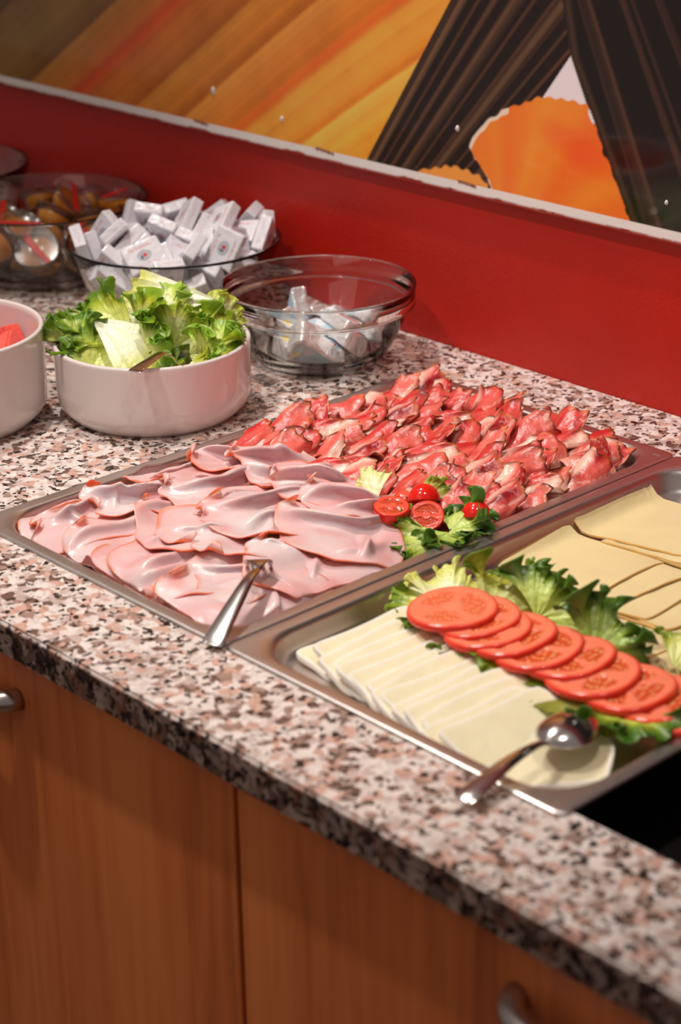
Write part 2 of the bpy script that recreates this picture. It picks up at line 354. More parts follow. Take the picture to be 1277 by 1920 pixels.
po = bpy.data.objects.new('printed_face', me); COL.objects.link(po); po.parent = mu
v, f = quadbox(-2.0, 1.6, .0004, .0105, PB, PT); mesh('backing_board', v, f, pmat('board_edge', lin((200, 190, 184)), .5), mu, smooth=False)
for (x, z, r) in ((-.3937, .2173, .0042), (-.2789, .2026, .003), (-.0175, .2316, .003), (.2438, .2037, .0022)):
    v, f = lathe([(0, .0022), (r * .6, .0016), (r, 0)], 12)
    mesh('paint_speck', [(a_ * (.85), -c_, b_ * 1.15) for a_, b_, c_ in v], f, pmat('white_fleck', lin((225, 215, 210)), .4) if x == -.3937 else bpy.data.materials['white_fleck'], mu, loc=(x, 0, z))

# ================================================================ trays
def rrect(cx, cy, hx, hy, r, z, n=10):
    p = []
    for (sx, sy, a0) in ((1, 1, 0), (-1, 1, 90), (-1, -1, 180), (1, -1, 270)):
        for k in range(n + 1):
            a = math.radians(a0 + 90 * k / n); p.append((cx + sx * (hx - r) + r * math.cos(a), cy + sy * (hy - r) + r * math.sin(a), z))
    return p
TW, TL = .325, .530
def tray(ox, oy, label, z0=.0015):
    t = empty('steel_tray', (ox + TW / 2, oy + TL / 2, z0)); tag(t, label, 'tray', 'gastronorm trays set in the counter')
    rings = []
    def ring(off, r, z): rings.append(rrect(0, 0, TW / 2 - off, TL / 2 - off, max(r, .0005), z))
    ring(.0008, .008, -.0004); ring(0, .0085, 0); ring(.0005, .009, .0008); ring(.003, .010, .0010); ring(.0105, .026, .0010); ring(.0122, .040, .0004)
    ring(.0135, .042, -.0010); ring(.0145, .042, -.004); ring(.0175, .042, -.014); ring(.0195, .041, -.0172); ring(.0235, .039, -.0190); ring(.03, .034, -.0195)
    outer = rings
    n = len(rings[0]); v = [q for r in rings for q in r]; f = []
    for i in range(len(rings) - 1):
        for k in range(n): f.append((i*n+k, i*n+(k+1)%n, (i+1)*n+(k+1)%n, (i+1)*n+k))
    f.append(tuple((len(rings)-1)*n+k for k in range(n)))
    # underside
    b0 = len(v); v += [(x, y, z - .0008) for x, y, z in v[:]]
    f += [tuple(b0 + i for i in q[::-1]) for q in f[:]]
    for k in range(n): f.append((k, b0 + k, b0 + (k+1) % n, (k+1) % n))
    mesh('pan', v, f, M['steel'], t)
    return t
t1 = tray(0, 0, 'stainless steel tray holding pink ham and smoked ham slices')
t2 = tray(.3262, 0, 'stainless steel tray holding sliced cheeses and tomato')
# embossed maker's mark on two rim corners
def stamp(parent, x, y, n, dx, dy, w):
    vs, fs = [], []
    rs = random.Random(3)
    for k in range(n):
        for j in range(2):
            cx, cy = x + dx * k + rs.uniform(-.0004, .0004), y + dy * k + (j - .5) * .0018
            v, f = quadbox(cx - w, cx + w * rs.uniform(.2, 1), cy - .0004, cy + .0004, .0008, .00135); n0 = len(vs); vs += v; fs += [tuple(i + n0 for i in q) for q in f]
    o = mesh('embossed_mark', vs, fs, pmat('bright_emboss', (.9, .88, .86), .2, metal=1) if 'bright_emboss' not in bpy.data.materials else bpy.data.materials['bright_emboss'], parent, smooth=False)
    o['label'] = 'small embossed lettering on the rim'
# a row of strokes at the far left corner, another at the near corner
stamp(t1, -.1365, .247, 7, .0022, .0022, .0007)
stamp(t1, -.151, -.252, 2, .004, .0, .0016)
stamp(t1, .149, .251, 2, .004, .0, .0016)

# ================================================================ bowls
def bowl(name, prof, mat, c, label, cat='bowl', group=None):
    v, f = lathe(prof, 128); b = mesh(name, v, f, mat, loc=(c[0], c[1], 0.0003)); tag(b, label, cat, group); return b
SB = (-.109, .281); MB_ = (-.232, .122); G1 = (-.1038, .4904); G2 = (-.332, .487); G3 = (-.5684, .4851); G4 = (-.812, .487)
def ceramic(R, H):
    return [(0, .0012), (R * .80, .0012), (R * .82, 0), (R * .86, 0), (R * .885, .0025), (R * .965, .011), (R * .985, .017), (R * .992, .03), (R, H - .004), (R + .0003, H - .0015), (R - .0012, H), (R - .0032, H), (R - .0045, H - .002), (R - .005, H - .006), (R - .0052, .02), (R - .008, .011), (R - .016, .0065), (0, .006)]
bowl('salad_bowl', ceramic(.0936, .0711), M['ceramic'], SB, 'low white ceramic bowl heaped with green lettuce', group='white ceramic bowls')
bowl('fruit_bowl', ceramic(.1005, .090), M['ceramic'], MB_, 'white ceramic bowl holding red watermelon pieces, cut by the frame', group='white ceramic bowls')
def gl_prof(inner, th, base):
    out = [(max(r + th, 0), z - (.004 if z < .02 else 0)) for r, z in inner]
    H = inner[-1][1]; R = inner[-1][0]
    p = [(0, .0015), (base * .92, .0015), (base * .95, 0), (base, 0), (base + .003, .0018)] + [q for q in out if q[0] > base + .003][:-1] + [(R + th, H - .002), (R + th + .0004, H - .0008), (R + th * .85, H + .0006), (R + th * .3, H + .0006), (R, H - .0008)]
    return p + [(r, z) for r, z in inner[::-1][1:]] + [(0, inner[0][1])]
g1p = [(0, .0015), (.054, .0015), (.056, 0), (.0596, 0), (.0635, .002), (.071, .0115), (.081, .028), (.0895, .048), (.0915, .0545), (.0925, .0565), (.0968, .0578), (.0985, .0590), (.0990, .0605), (.0982, .0625), (.0994, .078), (.0996, .0793), (.0985, .0806), (.0968, .0806), (.0958, .0795), (.0935, .062), (.0905, .057), (.0875, .0525), (.0775, .030), (.0640, .0115), (.059, .008), (.05, .006), (0, .006)]
bowl('glass_bowl', g1p, M['glass'], G1, 'clear glass bowl with stepped rim holding foil cheese triangles', group='glass bowls along the red wall')
bowl('glass_bowl', gl_prof([(.06, .006), (.075, .012), (.086, .0255), (.095, .04), (.105, .063), (.113, .0835)], .0042, .066), M['glass'], G2, 'clear glass bowl heaped with white wrapped butter portions', group='glass bowls along the red wall')
bowl('glass_bowl', gl_prof([(.08, .006), (.094, .014), (.102, .031), (.108, .05), (.116, .086)], .0045, .088), M['glass'], G3, 'clear glass bowl filled with amber honey cups', group='glass bowls along the red wall')
bowl('glass_bowl', gl_prof([(.08, .006), (.094, .014), (.102, .031), (.108, .05), (.116, .086)], .0045, .088), M['glass'], G4, 'empty-looking glass bowl only its rim edge in view at far left', group='glass bowls along the red wall')
# ================================================================ draped food
L3 = lambda c: np.array(lin(c))
class Heap:
    def __init__(s, ox, oy, w, h, st, base):
        s.ox, s.oy, s.st = ox, oy, st; s.nx = int(w / st) + 2; s.ny = int(h / st) + 2
        s.G = np.full((s.nx, s.ny), base, float)
    def init(s, fn):
        X, Y = np.meshgrid(s.ox + np.arange(s.nx) * s.st, s.oy + np.arange(s.ny) * s.st, indexing='ij'); s.G = fn(X, Y)
    def blur(s, k=1, mx=1):
        A = s.G.copy()
        for _ in range(mx):
            P = np.pad(A, 1, mode='edge'); A = np.max([P[i:i + s.nx, j:j + s.ny] for i in range(3) for j in range(3)], 0)
        for _ in range(k):
            P = np.pad(A, 1, mode='edge'); A = sum(P[i:i + s.nx, j:j + s.ny] for i in range(3) for j in range(3)) / 9
        return A
    def samp(s, A, x, y):
        fx = np.clip((x - s.ox) / s.st, 0, s.nx - 1.001); fy = np.clip((y - s.oy) / s.st, 0, s.ny - 1.001)
        i = fx.astype(int); j = fy.astype(int); a = fx - i; b = fy - j
        return A[i, j] * (1 - a) * (1 - b) + A[i + 1, j] * a * (1 - b) + A[i, j + 1] * (1 - a) * b + A[i + 1, j + 1] * a * b
    def splat(s, x, y, z):
        i = np.clip(np.round((x - s.ox) / s.st).astype(int), 0, s.nx - 1); j = np.clip(np.round((y - s.oy) / s.st).astype(int), 0, s.ny - 1)
        np.maximum.at(s.G, (i, j), z)
def polar_sheet(nr, na):
    rho = np.concatenate([[0], np.linspace(0, 1, nr + 1)[1:] ** .85]); th = np.linspace(0, 2 * PI, na, endpoint=False)
    R = np.concatenate([[0], np.repeat(rho[1:], na)]); T = np.concatenate([[0], np.tile(th, nr)])
    f = [(0, 1 + k, 1 + (k + 1) % na) for k in range(na)]
    for i in range(nr - 1):
        for k in range(na): f.append((1 + i*na + k, 1 + (i+1)*na + k, 1 + (i+1)*na + (k+1) % na, 1 + i*na + (k+1) % na))
    rim = [1 + (nr - 1) * na + k for k in range(na)]
    return R, T, f, rim
def thicken(V, f, rim, th, N=None):
    n = len(V); B = V.copy()
    if N is None: B[:, 2] -= th
    else: B -= N * th
    F = list(f) + [tuple(i + n for i in q[::-1]) for q in f]; m = len(rim)
    for k in range(m): F.append((rim[k], rim[k] + n, rim[(k + 1) % m] + n, rim[(k + 1) % m]))
    return np.vstack([V, B]), F
def normals(V, f):
    N = np.zeros_like(V)
    for q in (f if len({len(x) for x in f}) == 1 else f):
        a, b, c = V[q[0]], V[q[1]], V[q[2]]; nn = np.cross(b - a, c - a)
        for i in q: N[i] += nn
    l = np.linalg.norm(N, axis=1, keepdims=True); return N / np.maximum(l, 1e-12)
def clampin(x, y, x0, x1, y0, y1, r=.03):
    x = np.clip(x, x0, x1); y = np.clip(y, y0, y1)
    cx = np.clip(x, x0 + r, x1 - r); cy = np.clip(y, y0 + r, y1 - r); dx = x - cx; dy = y - cy; d = np.hypot(dx, dy); k = np.where(d > r, r / np.maximum(d, 1e-9), 1)
    return cx + dx * k, cy + dy * k

# ---------------------------------------------------------------- cooked ham
hp = Heap(0, 0, .33, .54, .004, -.018)
def ham_base(X, Y):
    e = np.minimum.reduce([X - .018, .307 - X, Y - .018]); return -.0135 + .011 * np.clip(e / .028, 0, 1) ** .8
hp.init(ham_base)
HR, HT, HF, HRIM = polar_sheet(28, 128)
def ham_slice(cx, cy, a, b, rot, seed, folds, curls, label, amp=.0016, th=.0012, group=None):
    rs = np.random.RandomState(seed); cx += rs.uniform(-.007, .007); cy += rs.uniform(-.007, .007); a *= rs.uniform(.98, 1.2); b *= rs.uniform(.98, 1.15); rot += rs.uniform(-.7, .7)
    wave = rs.uniform(.0016, .0034) * np.sin(rs.randint(3, 6) * HT + rs.uniform(0, 6)) * HR ** 3
    Rt = 1 + .09 * np.sin(2 * HT + rs.uniform(0, 6)) + .05 * np.sin(3 * HT + rs.uniform(0, 6)) + .025 * np.sin(7 * HT + rs.uniform(0, 6)) + .012 * np.sin(13 * HT + rs.uniform(0, 6))
    lx = HR * Rt * np.cos(HT); ly = HR * Rt * np.sin(HT); zc = np.zeros_like(lx)
    for (t0, dt, rc, ln) in curls:   # rolled-up stretches of the edge
        w_ = np.exp(-((np.angle(np.exp(1j * (HT - t0)))) / dt) ** 4)
        r0 = 1 - ln / a; s_ = np.maximum(HR - r0, 0) * a; k = rc
        rn = (r0 * a + k * np.sin(s_ / k)) / a; dz = k * (1 - np.cos(s_ / k))
        sc_ = np.where(HR > r0, rn / np.maximum(HR, 1e-6), 1); sc_ = 1 + (sc_ - 1) * w_
        lx *= sc_; ly *= sc_; zc += dz * w_
    X = lx * a; Y = ly * b
    zf = np.zeros_like(X); ox = np.zeros_like(X); oy = np.zeros_like(X)
    c, s = math.cos(rot), math.sin(rot); wx = cx + c * X - s * Y; wy = cy + s * X + c * Y
    if label[0] != 'p': folds = folds + [(cx + rs.uniform(-.03, .03), cy + rs.uniform(-.03, .03), rs.uniform(.2, 2.2), rs.uniform(.015, .03), rs.uniform(.004, .007), rs.uniform(.002, .006), rs.uniform(-.004, 0)) for _ in range(2)]
    for (fx, fy, fa, fl, fw, fh, lean) in folds:   # in tray metres, direction fa
        ux, uy = math.cos(fa), math.sin(fa); bend = .008 * np.sin((wx * ux + wy * uy) * 60 + fx * 90)
        dl = (wx - fx) * ux + (wy - fy) * uy; dn = -(wx - fx) * uy + (wy - fy) * ux + bend
        h = np.exp(-(dn / (fw * .8)) ** 2) * np.exp(-(dl / fl) ** 4); zf += fh * 1.45 * h - fh * .2 * np.exp(-((dn - 1.6 * fw) / fw) ** 2) * np.exp(-(dl / fl) ** 4)
        ox += -uy * lean * 1.5 * h ** 1.5; oy += ux * lean * 1.5 * h ** 1.5
    px, py = clampin(wx, wy, .0188, .3062, .0188, .50)
    A = hp.blur(2, 1); g = hp.samp(A, px, py)
    damp = np.clip(1 - (g + .002) / .032, .3, 1)
    z = g + th + .0004 + zf * damp + zc + (wave - wave.min() * HR ** 3) * .8 + amp * (1 + sn(wx, wy, seed + 3, 75, 2)) * 1.3
    wx2, wy2 = clampin(wx + ox * damp, wy + oy * damp, .0186, .3064, .0186, .50)
    hp.splat(px, py, g + th + .0004 + zf * damp * .7 + np.minimum(zc, .003))
    V = np.stack([wx2, wy2, z], 1)
    pale, mid, deep = L3((242, 204, 202)), L3((242, 170, 168)), L3((236, 136, 132))
    k = np.clip(.5 + .6 * sn(wx, wy, seed, 55, 3), 0, 1)[:, None]; col = pale * (1 - k) + mid * k
    k2 = np.clip(sn(wx, wy, seed + 9, 130, 2) * 1.2 - .55, 0, 1)[:, None] * .5; col = col * (1 - k2) + deep * k2
    e = (np.clip((HR - .955) / .03, 0, 1) * np.clip(.55 + .9 * np.sin(5 * HT + seed) * np.sin(2 * HT + 2 * seed), .22, 1))[:, None]; col = col * (1 - e) + L3((238, 116, 70)) * e; e2 = np.clip((HR - .82) / .05, 0, 1)[:, None]
    B = V.copy(); nV, F = thicken(V, HF, HRIM, th); colb = col * .96; colb = colb * (1 - e2) + L3((226, 116, 78)) * e2
    ctr = np.array([cx, cy, -.018]); o = mesh('ham_slice', nV - ctr, F, M['ham'], cols=np.vstack([col, colb]), loc=tuple(ctr))
    return tag(o, label, 'ham', group or 'pink ham slices in the tray')
# lower layer
for i, (x, y) in enumerate([(.085, .08), (.20, .08), (.255, .12), (.085, .17), (.2, .19), (.10, .24)]):
    ham_slice(x, y, .075, .07, i, 50 + i, [], [], 'pink ham slice buried under the folded slices', group='ham slices at the bottom of the heap')
D = math.radians
HAM = [  # x, y, a, b, rot, seed, folds(x, y, dir, len, width, height, lean), curls(angle, width, radius, length), label
 (.075, .066, .056, .050, .2, 1, [(.05, .075, D(80), .03, .008, .008, -.004)], [(D(195), .5, .004, .016), (D(262), .13, .0035, .012)], 'flat ham slice at the near left corner of the tray with a rolled tip'),
 (.140, .062, .056, .050, .1, 2, [(.105, .06, D(95), .04, .009, .006, -.003)], [(D(185), .16, .0035, .012), (D(268), .12, .0035, .012)], 'ham slice along the near rim with a small orange curled tip, left of the fork'),
 (.205, .062, .060, .052, -.1, 3, [(.185, .08, D(100), .05, .011, .007, -.003)], [(D(255), .13, .0035, .012)], 'smooth wide ham slice along the near rim just left of the fork handle'),
 (.262, .070, .054, .060, .3, 4, [(.235, .10, D(60), .04, .007, .006, -.004)], [(D(170), .2, .004, .013)], 'flat ham slice in the near right corner under the fork handle'),
 (.070, .125, .060, .050, .3, 5, [(.060, .120, D(75), .035, .010, .011, -.008), (.10, .14, D(88), .04, .008, .006, -.003)], [(D(200), .45, .0045, .018), (D(250), .12, .0035, .012)], 'ham slice rolled up at the left rim, second from the near corner'),
 (.135, .120, .060, .050, .0, 6, [(.115, .13, D(85), .045, .009, .008, -.004)], [(D(228), .14, .0035, .013), (D(190), .14, .0035, .012)], 'ham slice with two orange tongue tips in the middle of the near half'),
 (.200, .125, .060, .052, .2, 7, [(.175, .12, D(70), .035, .007, .006, -.004)], [(D(215), .14, .004, .014), (D(250), .12, .0035, .012)], 'ham slice just behind the fork head with curled orange edge'),
 (.262, .135, .050, .058, .1, 8, [(.245, .15, D(65), .04, .010, .005, -.003)], [(D(205), .2, .004, .013)], 'wide flat ham slice right of the fork along the seam between trays'),
 (.068, .185, .060, .050, .4, 9, [(.05, .175, D(80), .035, .010, .013, -.010), (.085, .20, D(70), .04, .008, .008, -.006)], [(D(200), .4, .0045, .018)], 'ham slice with a standing roll against the far left rim'),
 (.128, .178, .060, .048, .1, 10, [(.105, .19, D(72), .05, .009, .012, -.008), (.14, .17, D(88), .04, .007, .006, -.004)], [(D(215), .14, .0035, .013)], 'ham slice with one long soft fold in the centre left of the heap'),
 (.190, .178, .060, .050, .1, 11, [(.165, .19, D(66), .05, .010, .013, -.009), (.20, .18, D(80), .04, .008, .009, -.006)], [(D(210), .16, .004, .013), (D(240), .1, .0035, .01)], 'ham slice with a deep double fold in the centre of the heap'),
 (.252, .185, .052, .050, .0, 12, [(.232, .20, D(60), .045, .009, .011, -.007)], [(D(230), .15, .004, .013)], 'ham slice with an orange lower edge beside the seam in front of the tomatoes'),
 (.060, .245, .050, .045, .2, 13, [(.05, .24, D(72), .03, .010, .012, -.009), (.08, .25, D(66), .03, .009, .009, -.007)], [(D(200), .3, .004, .014)], 'ruffled ham slice in the back left corner by the salad bowl'),
 (.115, .240, .056, .045, .1, 14, [(.09, .235, D(70), .035, .009, .014, -.010), (.125, .25, D(62), .04, .009, .011, -.008)], [(D(205), .2, .004, .013)], 'bunched ham slice at the back next to the dark smoked slices'),
 (.172, .240, .054, .045, .1, 15, [(.15, .24, D(60), .04, .009, .014, -.010), (.18, .235, D(72), .04, .008, .010, -.007)], [(D(225), .2, .004, .014)], 'bunched ham slice at the back touching the pale lettuce rib'),
 (.222, .232, .046, .040, .1, 16, [(.205, .23, D(62), .035, .009, .013, -.009), (.235, .235, D(80), .03, .008, .010, -.007)], [(D(215), .2, .004, .013)], 'tightly folded ham slice just left of the halved cherry tomatoes'),
]
for h in HAM: ham_slice(*h[:8], h[8])

# ---------------------------------------------------------------- smoked ham pieces
def speck_mesh(seed, style):
    rs = np.random.RandomState(seed); ns, nt = 22, 20
    S, T = np.meshgrid(np.linspace(-1, 1, ns), np.linspace(0, 1, nt), indexing='xy'); s, t = S.ravel(), T.ravel()
    Lg = rs.uniform(.044, .056); A = {0: 1.75, 1: 1.25, 2: 2.2}[style]; r0, r1 = rs.uniform(.008, .012), rs.uniform(.0115, .0155)
    edge = .07 * np.sin(3 * s + rs.uniform(0, 6)) + .05 * np.sin(8 * s + rs.uniform(0, 6)) + .03 * np.sin(17 * s + rs.uniform(0, 6))
    tt = t * (1 + edge * t - .22 * s * s * t); r = r0 + (r1 - r0) * t ** .9
    ph = s * A + .25 * np.sin(2.4 * t + seed) + rs.uniform(-.2, .2)
    ruf = .10 * t ** 2 * np.sin(7 * s + rs.uniform(0, 6)) + .05 * t * np.sin(5 * t * 3 + 3 * s + seed)
    rr = r * (1 + ruf); x = rr * np.sin(ph) * 1.12; z = rr * np.cos(ph) * (.45 + .6 * t ** .8); y = (tt - .5) * Lg
    x += .004 * np.sin(3 * t + rs.uniform(0, 6)); z += .007 * t ** 2.2 * rs.uniform(-.4, 1.2) + .0012 * sn(x, y, seed, 260, 2)
    V = np.stack([x, y, z], 1); f = []
    for j in range(nt - 1):
        for i in range(ns - 1): f.append((j*ns + i, j*ns + i + 1, (j+1)*ns + i + 1, (j+1)*ns + i))
    rim = list(range(ns)) + [j*ns + ns - 1 for j in range(1, nt)] + [(nt-1)*ns + i for i in range(ns - 2, -1, -1)] + [j*ns for j in range(nt - 2, 0, -1)]
    N = normals(V, f); V2, F = thicken(V, f, rim, .0009, N)
    red, sal, dk, fat = L3((200, 38, 40)), L3((232, 112, 98)), L3((134, 12, 22)), L3((244, 200, 180))
    k = np.clip(.5 + .75 * sn(s * 1.0, t * 1.6, seed + 2, 2.6, 3), 0, 1)[:, None]; col = red * (1 - k) + sal * k
    k = np.clip(sn(s, t * .8, seed + 5, 4.0, 3) * 1.3 - .3, 0, 1)[:, None]; col = col * (1 - k) + dk * k
    side = rs.choice([-1, 1]); k = np.clip((side * s + .3 * np.sin(3 * t + seed) - rs.uniform(.1, .6)) / .35, 0, 1)[:, None] * .9; col = col * (1 - k) + fat * k
    k = (np.abs(s - .5 * np.sin(2.3 * t + seed) - rs.uniform(-.4, .4)) < .035)[:, None] * .55; col = col * (1 - k) + fat * k
    base = np.clip(1 - t / .35, 0, 1)[:, None] * .55; col = col * (1 - base) + fat * base
    eg = np.maximum(t, np.abs(s) ** 1.0 * (t > .3)); cr = np.clip((eg - .93) / .05, 0, 1)[:, None]; n_ = sn(s, t, seed + 8, 14, 2)[:, None]
    crust = np.where(n_ > .25, L3((70, 30, 18)), np.where(n_ > -.25, L3((176, 84, 44)), L3((226, 150, 110)))); col = col * (1 - cr) + crust * cr
    return V2, F, np.vstack([col, col * .9])
protos = []
for i in range(12):
    v, f, c = speck_mesh(100 + i * 7, i % 3); protos.append((v, f, c))
pm = []
rnd = random.Random(5)
rows, cols_ = 11, 11
def pbound(x):   # near edge of the smoked ham area
    return .258 + .0 * x - .02 * max(0, (x - .24) / .06)
k = 0
first = {}
def put_speck(x, y, z, yaw, pitch, roll, sc, label, group, which=None):
    global k
    i = which if which is not None else k % 12; k += 1
    q = Euler((pitch, roll, yaw), 'XYZ')
    if i not in first: o = mesh('smoked_ham_slice', protos[i][0], protos[i][1], M['speck'], cols=protos[i][2], loc=(x, y, z), rot=q); first[i] = o
    else: o = first[i].copy(); COL.objects.link(o); o.location = (x, y, z); o.rotation_euler = q
    o.scale = (sc, sc, sc)
    for key in ('label', 'group', 'category'):
        if key in o: del o[key]
    return tag(o, label, 'cured ham', group)
# flat bottom layer
for j in range(6):
    for i in range(7):
        x = .038 + i * .041 + rnd.uniform(-.004, .004); y = .272 + j * .040 + rnd.uniform(-.004, .004)
        if x > .24 and y < .285: continue
        put_speck(x, y, -.0165, rnd.uniform(-1, 1), 0, rnd.uniform(-.1, .1), 1.3, 'smoked ham slice buried below the top layer of rolls', 'smoked ham slices at the bottom of the heap')
for j in range(9):
    for i in range(9):
        x = .032 + i * .0320 + (.5 * .032 if j % 2 else 0) + rnd.uniform(-.005, .005); y = .272 + j * .0270 + rnd.uniform(-.005, .005)
        if x > .298 or (x > .225 and y < .300) or (x > .265 and y > .47) : continue
        if y > .487: y = .487
        e = min(x - .02, .305 - x, .505 - y); z = -.0085 + .0065 * min(1, max(0, e / .03)) + rnd.uniform(-.001, .003)
        side = 'last row by the wall' if j == 8 else ('row touching the pink ham' if j == 0 else ORD[j] + ' row from the pink ham')
        put_speck(x, y, z, rnd.choice([rnd.uniform(-.6, .15), rnd.uniform(-.4, 0), rnd.uniform(-1.2, .6)]), rnd.uniform(-.02, .24), rnd.uniform(-.35, .35), rnd.uniform(.98, 1.24), 'smoked ham roll, %s from the salad side, %s' % (ORD[i], side), 'rolled smoked ham slices')
# pieces the photo shows apart from the rest
put_speck(.290, .468, .002, 1.2, .5, .2, .72, 'small curled smoked ham slice alone in the far right corner of tray', 'rolled smoked ham slices', 3)
put_speck(.262, .293, .001, -.35, .12, .15, 1.15, 'broad smoked ham roll with fatty pale end lying beside the seam between trays', 'rolled smoked ham slices', 0)
put_speck(.236, .300, .0, -.3, .22, .0, 1.1, 'wide salmon-red smoked ham slice just behind the cherry tomatoes', 'rolled smoked ham slices', 6)
put_speck(.290, .325, .0, -.25, .1, .1, 1.05, 'pale marbled smoked ham roll along the seam, behind the broad roll', 'rolled smoked ham slices', 9)

# ---------------------------------------------------------------- lettuce
def leaf_mesh(R, spread, seed, ruf=1.0, pale=(226, 230, 176), mid=(189, 190, 66), edge=(113, 145, 28), cup=.0, bend=.0, nr=38, na=210, elong=1.0, greenfrom=.55, th=.0006, teeth=1.0):
    rs = np.random.RandomState(seed); th_ = np.linspace(-spread, spread, na); rh = np.linspace(.03, 1, nr)
    Rr, Tt = np.meshgrid(rh, th_, indexing='ij'); r, t = Rr.ravel(), Tt.ravel()
    out = 1 + .10 * np.sin(3.1 * t + rs.uniform(0, 6)) + .05 * np.sin(7.3 * t + rs.uniform(0, 6)) + teeth * r ** 6 * (.03 * np.sin(27 * t + seed) + .025 * np.sin(47 * t + 2 * seed) + .012 * np.sin(91 * t))
    rad = R * r * out; x = rad * np.sin(t); y = rad * np.cos(t) * elong
    n1 = rs.uniform(4.2, 5.6) * max(1, 1.4 / spread) ** .5; p1, p2, p3 = rs.uniform(0, 6, 3)
    a1 = .15 * R * ruf * r ** 2.2; a2 = .080 * R * ruf * r ** 4.5; a3 = .050 * R * ruf ** 1.6 * r ** 7
    f1 = n1 * t + p1 + .8 * np.sin(3 * t + p2); f2 = 3.4 * n1 * t + p2 + 1.2 * np.sin(2.1 * n1 * t + p3) + 1.5 * r; f3 = 8.0 * n1 * t + p3 + 1.4 * np.sin(4.7 * n1 * t) + 3 * r
    z = a1 * np.sin(f1) + a2 * np.sin(f2) + a3 * np.sin(f3)
    tg = a1 * .7 * np.cos(f1) + a2 * 1.5 * np.cos(f2) + a3 * 1.2 * np.cos(f3); x = x + tg * np.cos(t); y = y - tg * np.sin(t)
    y = y + a2 * .9 * np.sin(f2 * 1.0 + 1.1)
    z += cup * (x / R) ** 2 * R + .012 * R * (1 - r) * np.cos(14 * t)
    z += .011 * R * np.abs(np.sin(t * 7 + p1)) ** .5 * r * (1 - r) * 1.5 + .02 * R * sn(x, y, seed, 4 / R, 2) + .0007 * np.abs(sn(x, y, seed + 5, 520, 2)) * np.clip(r * 1.6 - .3, 0, 1)
    if abs(bend) > 1e-4:
        k = bend / R; z0 = z.copy(); ang = y * k; y = (1 / k - z0) * np.sin(ang); z = 1 / k - (1 / k - z0) * np.cos(ang)
    V = np.stack([x, y, z], 1); f = []
    for i in range(nr - 1):
        for j in range(na - 1): f.append((i*na + j, i*na + j + 1, (i+1)*na + j + 1, (i+1)*na + j))
    rim = list(range(na)) + [i*na + na - 1 for i in range(1, nr)] + [(nr-1)*na + j for j in range(na - 2, -1, -1)] + [i*na for i in range(nr - 2, 0, -1)]
    f = [q[::-1] for q in f]; rim = rim[::-1]
    P, Mi, Ed = L3(pale), L3(mid), L3(edge)
    g = np.clip((r - greenfrom) / (.92 - greenfrom) + .25 * sn(x, y, seed + 1, 9 / R, 2), 0, 1)[:, None]
    col = np.where(g < .5, P * (1 - 2 * g) + Mi * 2 * g, Mi * (2 - 2 * g) + Ed * (2 * g - 1))
    vein = (np.clip(np.cos(t * 9 + p1) - .93, 0, 1) / .07 * (1 - r) ** .5)[:, None] * .4; col = col * (1 - vein) + L3((232, 236, 196)) * vein
    V2, F = thicken(V, f, rim, th, normals(V, f)); return V2, F, np.vstack([col, col * 1.04])
def frame(yd, zd):
    y = Vector(yd).normalized(); z = Vector(zd); z = (z - y * z.dot(y)).normalized(); x = y.cross(z); m = Matrix((x, y, z)).transposed(); return m.to_quaternion()
def leaf(loc, yd, zd, label, name='lettuce_leaf', group=None, cat='lettuce', fit='salad', **kw):
    v, f, c = leaf_mesh(**kw); q = frame(yd, zd); R_ = np.array(q.to_matrix()); l = np.array(loc); W = v @ R_.T + l
    if fit == 'salad':      # kept inside the bowl wall below the rim, free above it
        dx, dy = W[:, 0] - SB[0], W[:, 1] - SB[1]; d = np.hypot(dx, dy); low = W[:, 2] < .0735; lim = np.where(W[:, 2] < .02, .080, .0868); k = np.where(low & (d > lim), lim / np.maximum(d, 1e-6), 1)
        W[:, 0] = SB[0] + dx * k; W[:, 1] = SB[1] + dy * k; W[:, 2] = np.maximum(W[:, 2], .009)
    elif fit in ('ham', 'cheese', 'fringe'):
        ox_ = 0 if fit == 'ham' else .3262; lowz = W[:, 2] < .004
        cx_, cy_ = clampin(W[:, 0], W[:, 1], ox_ + .0185, ox_ + .3065, .0185, .51, .02); W[:, 0] = np.where(lowz, cx_, W[:, 0]); W[:, 1] = np.where(lowz, cy_, W[:, 1])
        fl_ = np.full(len(W), -.0165)
        if fit == 'fringe': W[:, 2] = np.minimum(W[:, 2], np.where(W[:, 1] > .1385, .0025 - (W[:, 0] - .38) * .05, .0085))
        if fit in ('cheese', 'fringe'): fl_ = np.where((W[:, 1] < .130) & (W[:, 0] < ox_ + .245), .0005, fl_)
        W[:, 2] = np.where(W[:, 2] < fl_, fl_ + .1 * (W[:, 2] - fl_) * (fl_ < -.01), W[:, 2])
    v = (W - l) @ R_
    o = mesh(name, v, f, M['leaf'], cols=c, loc=tuple(loc), rot=q); return tag(o, label, cat, group)
CREAM, LG, MG, DG = (232, 234, 186), (204, 214, 110), (150, 180, 52), (92, 130, 26)
SA = Vector((SB[0], SB[1], 0))
